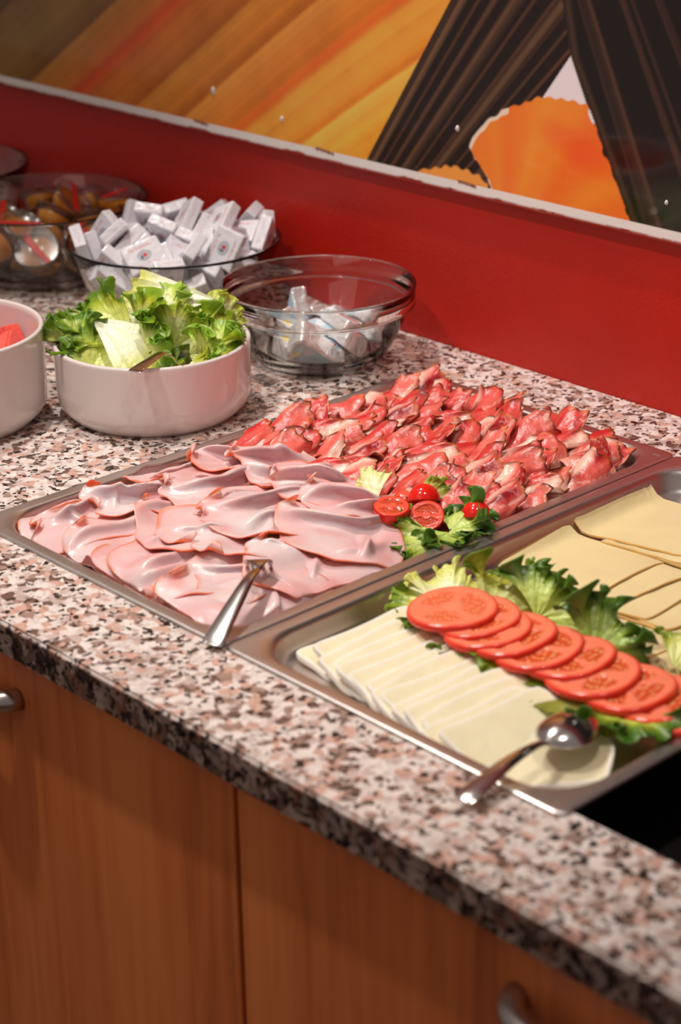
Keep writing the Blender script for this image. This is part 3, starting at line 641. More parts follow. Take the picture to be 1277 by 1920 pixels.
# picture-right and picture-toward-viewer directions on the counter
PRt = Vector((.6837, .7298, 0)); PTo = Vector((.7298, -.6837, 0)); UP = Vector((0, 0, 1))
def SP(r, t, z): return SA + PRt * r + PTo * t + UP * z
gs = 'lettuce leaves in the white bowl'
SAL = [
 (SP(.00, .01, .020), (PRt * .2 + UP * .1 + PTo * .1), UP, dict(R=.078, spread=3.1, seed=60, ruf=.8, pale=LG, mid=MG, edge=DG, cup=.1), 'dark green lettuce leaf at the bottom of the salad'),
 (SP(-.02, -.03, .040), (PRt * -.6 + UP * .25 - PTo * .4), UP + PTo * .4, dict(R=.060, spread=1.5, seed=61, ruf=1.0, pale=LG, mid=MG, edge=DG), 'green frilly leaf half hidden at the back left of the salad bowl'),
 (SP(-.018, .000, .064), (PRt * -1 + UP * .42 + PTo * .05), (UP + PTo * .7), dict(R=.066, spread=1.25, seed=62, ruf=1.1, pale=LG, mid=(174, 184, 53), edge=(95, 131, 24), bend=-.3), 'dark green frilly leaf hanging over the left rim of the salad bowl'),
 (SP(-.045, .028, .040), (PRt * -.6 + UP * .45 + PTo * .2), (UP + PTo * .8), dict(R=.055, spread=1.3, seed=63, ruf=1.2, pale=LG, mid=MG, edge=DG), 'curly green leaf at the left front of the salad bowl'),
 (SP(.062, -.026, .098), (PRt * -1 + UP * .10 - PTo * .05), (UP * .75 + PTo * .8), dict(R=.098, spread=.40, seed=64, ruf=.3, pale=(240, 240, 208), mid=(223, 228, 169), edge=(208, 213, 114), cup=-.25, bend=-.5, greenfrom=.6, teeth=.5), 'pale cream lettuce heart leaf lying across the top back of the salad'),
 (SP(.0, -.03, .066), (PRt * 1 + UP * .22 - PTo * .2), (UP * .9 + PTo * .7), dict(R=.064, spread=.9, seed=65, ruf=.8, pale=(240, 240, 200), mid=(218, 223, 133), edge=(190, 194, 66), cup=-.2, bend=-.5), 'yellow-white crinkled leaf on the top right of the salad'),
 (SP(-.055, .00, .088), (PRt * .85 - UP * .22 + PTo * .50), (UP * .8 + PTo * .45 + PRt * .2), dict(R=.080, spread=.62, seed=66, ruf=.30, pale=(238, 240, 206), mid=(220, 225, 152), edge=(196, 201, 85), cup=-.35, bend=-.35, greenfrom=.55, teeth=.6), 'large smooth pale leaf sloping down the centre front of the salad'),
 (SP(-.01, -.01, .066), (PRt * .3 + UP * .55 + PTo * .55), (UP * .7 + PTo * .9), dict(R=.045, spread=1.2, seed=67, ruf=1.3, pale=(220, 230, 140), mid=(191, 194, 57), edge=(122, 153, 28)), 'small curly green leaf standing in the middle of the salad'),
 (SP(.018, .00, .060), (PRt * .25 + UP * .9 + PTo * .2), (PTo + UP * .3), dict(R=.046, spread=.9, seed=68, ruf=.9, pale=(230, 236, 170), mid=(208, 213, 95), edge=(149, 170, 38), cup=.2), 'upright ribbed light green leaf right of the centre'),
 (SP(.035, .00, .052), (PRt * .9 + UP * .50 + PTo * .1), (UP + PTo * .7), dict(R=.058, spread=1.3, seed=69, ruf=1.2, pale=(226, 232, 150), mid=(191, 197, 58), edge=(122, 155, 28), bend=-.5), 'frilly bright green leaf at the right side of the salad bowl'),
 (SP(.040, .030, .052), (PRt * .75 + UP * .30 + PTo * .45), (UP + PTo * .6), dict(R=.050, spread=1.4, seed=70, ruf=1.25, pale=(220, 230, 130), mid=(185, 194, 53), edge=(115, 149, 26), bend=-.4), 'curly bright green leaf lying on the right front rim of the salad bowl'),
 (SP(.026, .048, .050), (PRt * .35 + UP * .35 + PTo * .6), (UP + PTo * .5), dict(R=.038, spread=1.3, seed=71, ruf=1.1, pale=(230, 236, 150), mid=(206, 211, 79), edge=(174, 184, 47)), 'small light green frill at the centre front rim of the salad bowl'),
 (SP(-.062, -.045, .072), (PRt * -.2 + UP * .8 + PTo * .1), (PTo + UP * .2), dict(R=.022, spread=1.1, seed=72, ruf=1.2, pale=LG, mid=MG, edge=DG), 'small dark green tip rising at the back left of the salad'),
 (SP(.060, -.035, .068), (PRt * .6 + UP * .5 - PTo * .1), (PTo + UP * .5), dict(R=.032, spread=1.2, seed=73, ruf=1.1, pale=(240, 236, 204), mid=(214, 219, 142), edge=(174, 184, 57)), 'pale leaf base sticking out at the far right of the salad'),
]
SAL += [
 (SP(.055, .010, .060), (PRt * .8 + UP * .55 + PTo * .1), (UP * .6 + PTo), dict(R=.034, spread=1.5, seed=74, ruf=1.5, pale=(226, 232, 150), mid=(176, 206, 70), edge=(120, 160, 40)), 'small tight green frill above the right rim of the salad bowl'),
 (SP(.050, .032, .062), (PRt * .3 + UP * .5 + PTo * .5), (UP * .6 + PTo), dict(R=.030, spread=1.6, seed=75, ruf=1.5, pale=(226, 232, 150), mid=(186, 212, 80), edge=(130, 170, 44)), 'small light green frill lying right of the salad fork'),
 (SP(-.070, .010, .068), (PRt * -.7 + UP * .6 + PTo * .1), (UP * .5 + PTo), dict(R=.034, spread=1.5, seed=76, ruf=1.5, pale=(200, 214, 110), mid=(146, 176, 54), edge=(88, 128, 28)), 'tight dark frill above the left rim of the salad bowl'),
 (SP(-.005, .018, .068), (PRt * .4 + UP * .45 + PTo * .5), (UP * .6 + PTo), dict(R=.030, spread=1.6, seed=77, ruf=1.5, pale=(216, 226, 140), mid=(160, 190, 64), edge=(104, 146, 34)), 'small green frill just above the salad fork'),
 (SP(.012, -.022, .082), (PRt * .9 + UP * .35), (UP * .6 + PTo), dict(R=.034, spread=1.3, seed=78, ruf=1.3, pale=(236, 238, 180), mid=(206, 220, 110), edge=(150, 186, 60)), 'yellow-green frill on top of the salad toward the stepped glass bowl'),
]
for loc, yd, zd, kw, lab in SAL: leaf(loc, yd, zd, lab, group=gs, **kw)

# garnish in the ham tray
def pl(u, v, z): return at(u, v, z)
gh = 'lettuce garnish between ham and smoked ham'
leaf(pl(812, 1008, .0), (PRt * -1 + PTo * .25 + UP * .12), (UP + PTo * .5), 'curly green leaf spilling left under the cut cherry tomatoes', group=gh, fit='ham', R=.036, spread=1.5, seed=80, ruf=1.15, pale=(200, 214, 120), mid=(149, 166, 49), edge=(84, 124, 28))
leaf(pl(840, 1000, .002), (PTo * 1 + UP * .15 - PRt * .15), (UP + PTo * .6), 'deep green curled leaf edge at the seam below the cherry tomatoes', group=gh, fit='ham', R=.030, spread=1.5, seed=81, ruf=1.3, pale=(180, 204, 100), mid=(129, 153, 41), edge=(73, 112, 26))
leaf(pl(845, 995, .002), (PRt * 1 + UP * .30 + PTo * .1), (UP + PTo * .35), 'deep green frilly leaf rising right of the cherry tomatoes', group=gh, fit='ham', R=.033, spread=1.9, seed=87, ruf=1.9, pale=(190, 210, 110), mid=(122, 151, 41), edge=(68, 108, 26))
leaf(pl(790, 945, .008), (PRt * 1 + UP * .5 - PTo * .3), (UP * .7 + PTo), 'light green leaf tip poking up behind the cherry tomatoes', group=gh, fit='ham', R=.026, spread=1.0, seed=83, ruf=.9, pale=(220, 226, 150), mid=(191, 195, 85), edge=(140, 159, 47))
leaf(pl(770, 950, .006), (PRt * .9 + UP * .25 + PTo * .1), (UP + PTo * .6), 'small green leaf lying between the cherry tomato halves', group=gh, fit='ham', R=.024, spread=.8, seed=84, ruf=.7, pale=(216, 226, 150), mid=(185, 190, 72), edge=(122, 151, 41))
leaf(pl(700, 965, .002), (PRt * -.1 + UP * 1.1 - PTo * .4), (PTo - PRt * .4 + UP * .2), 'pale yellow lettuce rib curling up beside the ham', group=gh, fit='ham', R=.046, spread=.36, seed=85, ruf=.35, pale=(234, 228, 180), mid=(218, 223, 163), edge=(214, 219, 142), cup=-.9, bend=-.9, teeth=.4)
leaf(pl(722, 915, .014), (PRt * -.9 + UP * .35 + PTo * .1), (PTo + UP * .9), 'pale yellow leaf scrap folded over the smoked ham', group=gh, fit='ham', R=.024, spread=.8, seed=86, ruf=.6, pale=(234, 228, 180), mid=(218, 223, 163), edge=(212, 217, 133), cup=-.5, bend=-.8, teeth=.5)
# garnish in the cheese tray
gc = 'lettuce garnish around the tomato slices'
leaf(pl(838, 1150, -.004), (PRt * -.1 - PTo * 1 + UP * .25), (UP + PTo * .2), 'pale lettuce leaf lying behind the first tomato slice at the tray wall', group=gc, fit='cheese', R=.052, spread=1.0, seed=90, ruf=.7, pale=(236, 236, 190), mid=(218, 223, 152), edge=(204, 209, 104))
leaf(pl(915, 1150, -.002), (PRt * .6 - PTo * .5 + UP * .35), (UP * .8 + PTo * .8), 'curly green leaf standing behind the tomato slices, left one', group=gc, fit='cheese', R=.046, spread=1.2, seed=91, ruf=1.3, pale=(214, 222, 130), mid=(180, 180, 53), edge=(104, 133, 28))
leaf(pl(1005, 1160, -.002), (PRt * .5 - PTo * .25 + UP * .42), (UP * .7 + PTo * .9), 'curly green leaf standing behind the tomato slices, middle one', group=gc, fit='cheese', R=.042, spread=1.2, seed=92, ruf=1.5, pale=(190, 208, 100), mid=(129, 153, 41), edge=(75, 112, 24))
leaf(pl(1110, 1225, .0), (PRt * .5 - PTo * .3 + UP * .45), (UP * .7 + PTo * .9), 'dark green curly leaf between gouda and the tomato row, right one', group=gc, fit='cheese', R=.042, spread=1.3, seed=93, ruf=1.6, pale=(170, 196, 90), mid=(115, 143, 41), edge=(64, 104, 26))
leaf(pl(850, 1150, -.004), (Vector((-.35, -1, .12))), (UP + PTo * .2), 'frilly leaf edge under the first tomato slice next to the brie', group=gc, fit='fringe', R=.050, spread=1.3, seed=94, ruf=1.1, pale=(214, 222, 130), mid=(174, 180, 53), edge=(109, 139, 32))
leaf(pl(930, 1185, -.004), (Vector((.05, -1, .15))), (UP + PTo * .3), 'frilly leaf edge under the tomato slices, near the middle of the brie row', group=gc, fit='fringe', R=.052, spread=1.2, seed=95, ruf=1.1, pale=(210, 220, 120), mid=(162, 174, 53), edge=(97, 129, 32))
leaf(pl(1020, 1228, -.004), (Vector((.1, -1, .15))), (UP + PTo * .3), 'bright frilly leaf edge between brie and tomatoes behind the spoon', group=gc, fit='fringe', R=.054, spread=1.2, seed=96, ruf=1.1, pale=(216, 222, 116), mid=(180, 184, 57), edge=(118, 145, 38))
leaf(pl(1110, 1320, -.008), (PTo * .9 - PRt * .35 + UP * .08), (UP + PTo * .2), 'pale yellow-green leaf under the spoon head', group=gc, fit='cheese', R=.042, spread=1.3, seed=97, ruf=.6, pale=(206, 206, 100), mid=(180, 184, 76), edge=(162, 166, 66))
leaf(pl(1175, 1345, -.004), (PTo * .9 + UP * .42), (UP + PTo * .6), 'large curly green leaf in front of the last tomato slices at the near rim', group=gc, fit='cheese', R=.050, spread=1.5, seed=98, ruf=1.15, pale=(184, 208, 80), mid=(126, 153, 38), edge=(70, 108, 22))
leaf(pl(1255, 1345, -.002), (PTo * .6 + PRt * .6 + UP * .4), (UP + PTo * .6), 'curly green leaf at the right edge below the tomato slices', group=gc, fit='cheese', R=.046, spread=1.4, seed=99, ruf=1.2, pale=(184, 208, 80), mid=(122, 149, 36), edge=(68, 106, 22))
leaf(pl(1262, 1250, .0), (PRt * .8 - PTo * .4 + UP * .4), (UP + PTo * .6), 'light green leaf at the right edge above the tomato slices', group=gc, fit='cheese', R=.030, spread=1.2, seed=101, ruf=1.0, pale=(214, 220, 130), mid=(184, 188, 76), edge=(129, 151, 43))
# ---------------------------------------------------------------- gouda sheets
T2X = .3262
hg = Heap(T2X, 0, .33, .54, .004, -.018)
def gouda_base(X, Y):
    e = np.minimum.reduce([X - T2X - .014, T2X + .311 - X, .516 - Y]); wallz = -.001 - .017 * np.clip(e / .006, 0, 1)
    return np.maximum(wallz, -.018)
hg.init(gouda_base)
GR, GT, GF, GRIM = polar_sheet(12, 64)
def gouda(cx, cy, hx, hy, rot, seed, label, th=.0022, lift=0.):
    th = .0017
    rs = np.random.RandomState(seed)
    # square outline with barely rounded corners
    c, s = np.cos(GT), np.sin(GT); m = 1 / np.maximum(np.abs(c), np.abs(s)); m = np.minimum(m, 1.38)
    X = GR * m * c * hx; Y = GR * m * s * hy; cr, sr = math.cos(rot), math.sin(rot)
    wx = cx + cr * X - sr * Y; wy = cy + sr * X + cr * Y
    A = hg.blur(2, 0); g = hg.samp(A, wx, wy)
    z = g + th + .0003 + .0006 * (1 + sn(wx, wy, seed, 40, 2))
    hg.splat(wx, wy, z); V = np.stack([wx, wy, z], 1)
    col = np.tile(L3((230, 208, 156)), (len(V), 1)) * (1 + .03 * sn(wx, wy, seed, 60, 2))[:, None]
    nV, F = thicken(V, GF, GRIM, th)
    # rind edge gets its own darker vertices
    n = len(nV); rimv = GRIM + [i + len(V) for i in GRIM]; mp_ = {i: n + j for j, i in enumerate(rimv)}
    F2 = F[:-len(GRIM)] + [tuple(mp_[i] for i in q) for q in F[-len(GRIM):]]
    nV = np.vstack([nV, nV[rimv]]); cc = np.vstack([col, col * .95, np.tile(L3((230, 184, 108)), (len(rimv), 1))])
    ctr = np.array([cx, cy, -.018]); o = mesh('gouda_slice', nV - ctr, F2, M['gouda'], cols=cc, loc=tuple(ctr))
    return tag(o, label, 'cheese', 'yellow gouda slices in the tray')
rg = random.Random(4)
colsG = [('middle', .318, .049, .048, .0, 8), ('back', .425, .055, .052, .0, 8), ('near', .222, .046, .044, .075, 6)]
for cname, y, hx, hy, xo, n in (colsG[2], colsG[0], colsG[1]):
    for kk in range(n - 1, -1, -1):
        x = T2X + .066 + xo + kk * .0285
        if x > T2X + .316 - hx: continue
        gouda(x + rg.uniform(-.003, .003), y + rg.uniform(-.006, .006), hx, hy, rg.uniform(-.10, .10) + (.16 if cname == 'back' else -.02), 300 + kk + int(y * 1000), 'pale gouda sheet, %s from the ham side in the %s row' % (ORD[kk], cname))

# ---------------------------------------------------------------- brie slices
def brie_mesh(sx, sy, th, seed, taper=.0):
    rs = np.random.RandomState(seed); nu, nv = 14, 26
    V, F, C = [], [], []
    def P(u, v, top):   # u,v in -1..1 outline a rounded oblong
        x = u * sx * (1 - taper * v) ; y = v * sy; x += .0016 * math.sin(3.2 * v + seed); y += .0014 * math.sin(2.5 * u + seed)
        return (x, y, (th / 2 if top else -th / 2) + .0005 * math.sin(5 * v + seed))
    us = np.sin(np.linspace(-1, 1, nu) * PI / 2); vs = np.sin(np.linspace(-1, 1, nv) * PI / 2)
    for top in (1, 0):
        for v in vs:
            for u in us:
                # round the corners
                uu, vv = u, v
                q = P(uu * (1 - .10 * abs(v) ** 8), vv * (1 - .06 * abs(u) ** 6), top); V.append(q)
                e = max(abs(v) * 1.0, (u > 0) * abs(u) * .985 , abs(u) * .97); e = max(e, -u * 1.06); k = min(1, max(0, (e - .93) / .03)); C.append(L3((236, 225, 188)) * (1 - k) + L3((242, 236, 222)) * k)
    n = nu * nv; idx = lambda i, j, t: t * n + j * nu + i
    for j in range(nv - 1):
        for i in range(nu - 1):
            F.append((idx(i, j, 0), idx(i+1, j, 0), idx(i+1, j+1, 0), idx(i, j+1, 0))); F.append((idx(i, j, 1), idx(i, j+1, 1), idx(i+1, j+1, 1), idx(i+1, j, 1)))
    # white rind around the edge, bulging a little
    per = [(i, 0) for i in range(nu)] + [(nu-1, j) for j in range(1, nv)] + [(i, nv-1) for i in range(nu-2, -1, -1)] + [(0, j) for j in range(nv-2, 0, -1)]
    m = len(per); b = len(V)
    for lay, k in ((1, 1.0), (.5, 1.02), (0, 1.0)):
        for (i, j) in per:
            a = np.array(V[idx(i, j, 0)]); c = np.array(V[idx(i, j, 1)]); q = a * lay + c * (1 - lay); q[0] *= k; q[1] *= (k * .5 + .5); V.append(tuple(q)); C.append(L3((246, 240, 230)))
    for l in range(2):
        for q in range(m): F.append((b + l*m + q, b + (l+1)*m + q, b + (l+1)*m + (q+1) % m, b + l*m + (q+1) % m))
    return V, F, C
NB = 14
bp = [brie_mesh(.0225, .0470, .0042, s_, rs_) for s_, rs_ in ((1, .03), (2, -.03), (3, .0), (4, .04))]
bfirst = {}
for i in range(NB):
    x = T2X + .054 + i * .0128; tip = 'at the left end of the row' if i == 0 else ('on top at the spoon end of the row' if i == NB - 1 else '%s from the left end of the row' % ORD[i])
    y = .0905 - .0020 * i + [0, .004, -.003, .002, -.001][i % 5]; th = D(17.5 if i else 6); z = -.0098 + (.0022 if i else -.003) + .0012 * ((i * 5) % 3)
    q = Euler((D(2), th, -.08 + .03 * ((i * 7) % 5 - 2)), 'XYZ'); j = i % 4
    if j not in bfirst: o = mesh('brie_slice', *bp[j][:2], M['brie'], cols=bp[j][2], loc=(x, y, z), rot=q); bfirst[j] = o
    else: o = bfirst[j].copy(); COL.objects.link(o); o.location = (x, y, z); o.rotation_euler = q
    for key in ('label', 'group', 'category'):
        if key in o: del o[key]
    tag(o, 'white-rinded brie slice, ' + tip, 'cheese', 'brie slices laid in a row')
v, f, c = brie_mesh(.030, .040, .005, 9, .15)
o = mesh('brie_slice', v, f, M['brie'], cols=c, loc=(T2X + .262, .062, -.0105), rot=Euler((D(3), D(4), -.9))); tag(o, 'brie piece lying apart at the near right corner behind the spoon', 'cheese', 'brie slices laid apart')
v, f, c = brie_mesh(.030, .036, .005, 10, .1)
o = mesh('brie_slice', v, f, M['brie'], cols=c, loc=(T2X + .240, .052, -.0165), rot=Euler((0, 0, -.4))); tag(o, 'brie piece half under the row end beneath the spoon handle', 'cheese', 'brie slices laid apart')

# ---------------------------------------------------------------- tomato slices
def tomato_slice(R, th, seed, nl=3, pk=1.0):
    rs = np.random.RandomState(seed); nr, na = 22, 96
    rho = np.linspace(0, 1, nr + 1)[1:]; tt = np.linspace(0, 2 * PI, na, endpoint=False); V, C = [], []
    F = []
    ph = rs.uniform(0, 6)
    def out(t): return 1 + .025 * np.sin(nl * t + ph) + .015 * np.sin(2 * t + seed)
    for side in (1, -1):
        b = len(V); V.append((0, 0, side * th / 2)); C.append(L3((238, 126, 92)))
        for r in rho:
            for t in tt:
                wob = ph + .25 * math.sin(2 * t + seed)
                lc = abs(math.cos(nl * t / 2 + wob)); inpocket = pk * min(1, max(0, (lc - .34) / .2)) * min(1, max(0, (r - .22) / .10)) * min(1, max(0, (.77 - r) / .05))
                z = side * (th / 2 - .0011 * inpocket)
                if r > .97: z *= .8
                V.append((R * r * out(t) * math.cos(t), R * r * out(t) * math.sin(t), z))
                base = L3((244, 130, 98)); jelly = L3((208, 78, 44)); skin = L3((232, 60, 38)); col = base * (1 - inpocket) + jelly * inpocket
                seed_ = inpocket * max(0, min(1, (math.sin(t * 19 + seed) * math.sin(r * 26 + 3 * math.sin(t * 5)) - .55) * 4)); col = col * (1 - seed_) + L3((244, 200, 130)) * seed_
                white = max(0, 1 - r / .24) * .5; col = col * (1 - white) + L3((244, 160, 128)) * white
                sk = min(1, max(0, (r - .93) / .04)); col = col * (1 - sk) + skin * sk; C.append(col)
        for k in range(na): q = (b, b + 1 + k, b + 1 + (k+1) % na); F.append(q if side > 0 else q[::-1])
        for i in range(nr - 1):
            for k in range(na):
                q = (b+1+i*na+k, b+1+(i+1)*na+k, b+1+(i+1)*na+(k+1) % na, b+1+i*na+(k+1) % na); F.append(q if side > 0 else q[::-1])
    n = 1 + nr * na; a0 = 1 + (nr - 1) * na; b0 = n + a0; m0 = len(V)
    for k in range(na):
        q = (np.array(V[a0 + k]) + np.array(V[b0 + k])) / 2 * np.array([1.02, 1.02, 1]); V.append(tuple(q)); C.append(L3((206, 34, 16)))
    for k in range(na):
        k2 = (k + 1) % na; F.append((a0+k, m0+k, m0+k2, a0+k2)); F.append((m0+k, b0+k, b0+k2, m0+k2))
    return V, F, C
TS = [(849, 1143, .0150), (893, 1160, .0125), (915, 1180, .0115), (957, 1192, .0115), (1008, 1217, .0105), (1066, 1234, .0105), (1112, 1266, .0095), (1178, 1292, .0085), (1236, 1312, .0070), (1290, 1330, .0055)]
TW_ = ['topmost at the left end of the row', 'mostly covered, second from the left end', 'mostly covered, third from the left end', 'with open seed pockets, fourth from the left end', 'fifth from the left end', 'sixth from the left end', 'seventh from the left end', 'eighth from the left end', 'ninth, next to last toward the right edge', 'last at the right edge of the picture']
for i, (u, v_, z) in enumerate(TS):
    v, f, c = tomato_slice(.0335 - .0004 * (i % 3), .0060, 40 + i, 3 + i % 2, .6 if i == 0 else 1)
    p_ = at(u, v_, z); o = mesh('tomato_slice', v, f, M['tomato'], cols=c, loc=tuple(p_), rot=frame((PTo * -1 + PRt * .4 + UP * .04), UP + (PTo * .16 - PRt * .20) * (0.6 if i == 0 else 1)))
    tag(o, 'thin round tomato slice, ' + TW_[i], 'tomato', 'overlapping tomato slices')

# ---------------------------------------------------------------- halved cherry tomatoes
def cherry(loc, up, R, label, seed):
    V, F, C = tomato_slice(R, .002, seed, 2); C = [np.array(c_) * (.9, .42, .42) for c_ in C]
    q = frame(PRt, up); t = empty('cherry_tomato_half', tuple(loc), q); tag(t, label, 'tomato', 'halved cherry tomatoes')
    mesh('cut_face', [(x, y, z - .001) for x, y, z in V], F, M['tomato'], t, cols=C)
    pr = [(R * 1.02 * math.cos(a), -R * 1.05 * math.sin(a) - .0008) for a in np.linspace(0, PI / 2, 16)]; pr[-1] = (0, pr[-1][1])
    v, f = lathe(pr, 40); mesh('skin', v, [q_[::-1] for q_ in f], M['tskin'], t)
cherry(at(734, 948, .021), UP + PTo * .16 - PRt * .06, .0150, 'deep half cherry tomato standing cut side up next to the ham', 21)
cherry(at(768, 934, .012), UP + PTo * .25, .0135, 'half cherry tomato cut side up, behind the other halves', 22)
cherry(at(800, 966, .013), UP + PTo * .75 + PRt * .1, .0142, 'half cherry tomato with seedy cut face toward the viewer, on the green leaf', 23)
cherry(at(795, 940, .012), -UP + PTo * .5 - PRt * .4, .0135, 'half cherry tomato lying skin up behind the seedy half', 24)
cherry(at(893, 968, .008), -UP + PTo * .3, .0120, 'cherry tomato half mostly hidden behind the frilly leaf at the seam', 25)

# ---------------------------------------------------------------- cutlery
def strip(pts, ws, ths, n=12, up=(0, 0, 1)): return tube(pts, [(w_ / 2, t_ / 2) for w_, t_ in zip(ws, ths)], n, up=up)
def bez(P, n):
    P = [Vector(p) for p in P]; out = []
    for k in range(n):
        t = k / (n - 1) * (len(P) - 1); i = min(int(t), len(P) - 2); u = t - i
        p0 = P[max(i-1, 0)]; p1 = P[i]; p2 = P[i+1]; p3 = P[min(i+2, len(P)-1)]
        out.append(.5 * ((2*p1) + (p2 - p0)*u + (2*p0 - 5*p1 + 4*p2 - p3)*u*u + (3*p1 - 3*p2 + p3 - p0)*u**3))
    return out
def interp(ws, n): return list(np.interp(np.linspace(0, len(ws) - 1, n), range(len(ws)), ws))
def fork(end, neck, tip_dir, label, hang=None, wide=1.0, arch=.010, drop=.014):
    end, neck = Vector(end), Vector(neck); d = (neck - end).normalized(); g = empty('serving_fork', tuple(end)); tag(g, label, 'fork', 'steel serving cutlery')
    L0 = (neck - end).length
    P = [end, end + d * L0 * .12 + UP * .0012, end + d * L0 * .45 + UP * .003, end + d * L0 * .8 + UP * .004, neck]
    n = 30; pts = [p - end for p in bez(P, n)]
    v, f = strip(pts, interp([.0165 * wide, .0175 * wide, .014 * wide, .0095, .0068], n), interp([.0014, .0022, .003, .003, .0028], n), 14); mesh('handle', v, f, M['cutlery'], g)
    td = Vector(tip_dir).normalized(); nk = neck - end
    P = [nk - d * .002, nk + td * .008 + UP * arch * .35, nk + td * .018 + UP * arch * .45, nk + td * .030 + UP * arch * .1]; n = 14; pts = bez(P, n)
    v, f = strip(pts, interp([.0066, .012, .0225, .0235], n), interp([.0028, .0022, .0016, .0014], n), 16); mesh('head', v, f, M['cutlery'], g)
    s = td.cross(UP).normalized(); base = pts[-1]
    for k in range(4):
        off = s * (k - 1.5) * .0060
        P = [base + off - td * .001, base + off + td * .012 - UP * drop * .25, base + off + td * .026 - UP * drop * .9, base + off + td * .034 - UP * drop * .95]
        v, f = strip(bez(P, 10), interp([.0040, .0036, .0030, .0012], 10), interp([.0014, .0014, .0013, .0008], 10), 8); mesh('tine', v, f, M['cutlery'], g)
    return g
fork(at(397, 1210, .0045), at(483, 1068, .026), (-.74, .67, -.30), 'steel fork resting on the pink ham with its handle on the tray rim', arch=.012, drop=.040)
fork(at(252, 697, .0765), at(316, 664, .076), (PRt * .5 - PTo * .3 - UP * 1.2), 'steel fork stuck in the lettuce, its handle end over the white bowl rim', wide=.85)
# spoon lying upside down on the brie
sp = empty('serving_spoon', tuple(at(868, 1502, .006))); tag(sp, 'shiny steel spoon face down over brie with its handle over the near rim', 'spoon', 'steel serving cutlery')
e0 = at(868, 1502, .006); nk = at(1028, 1394, .010); hd = at(1112, 1338, .010)
n = 30; P = [e0, e0.lerp(nk, .12) + UP * .002, e0.lerp(nk, .5) + UP * .006, e0.lerp(nk, .85) + UP * .005, nk]
v, f = strip([p - e0 for p in bez(P, n)], interp([.012, .0165, .012, .007, .0062], n), interp([.0018, .0026, .003, .003, .003], n), 14); mesh('handle', v, f, M['cutlery'], sp)
dv = (hd - nk); Lb = .054; dd = Vector((dv.x, dv.y, 0)).normalized(); ss = dd.cross(UP).normalized()
V_, F_ = [], []; nu, nv = 26, 24
for side in (0, 1):
    for i in range(nu):
        t = i / (nu - 1); wd = .0205 * (math.sin(PI * t ** .8) ** .62 if 0 < t < 1 else 0) + (.003 if t == 0 else 0)
        for j in range(nv):
            a = -1 + 2 * j / (nv - 1); h = .0105 * (math.sin(PI * min(1, t * .92 + .06)) ** .8) * (1 - a * a) ** .7
            p = (nk - e0) + dd * (t * Lb - .002) + ss * (wd * a) + UP * (h - side * .0009 - .002 * t); V_.append(tuple(p))
n1 = nu * nv
for side in (0, 1):
    for i in range(nu - 1):
        for j in range(nv - 1):
            q = (side*n1+i*nv+j, side*n1+(i+1)*nv+j, side*n1+(i+1)*nv+j+1, side*n1+i*nv+j+1); F_.append(q if side else q[::-1])
for i in range(nu - 1): F_.append((i*nv, (i+1)*nv, n1+(i+1)*nv, n1+i*nv)); F_.append((i*nv+nv-1, n1+i*nv+nv-1, n1+(i+1)*nv+nv-1, (i+1)*nv+nv-1))
mesh('spoon_bowl', V_, F_, M['cutlery'], sp)

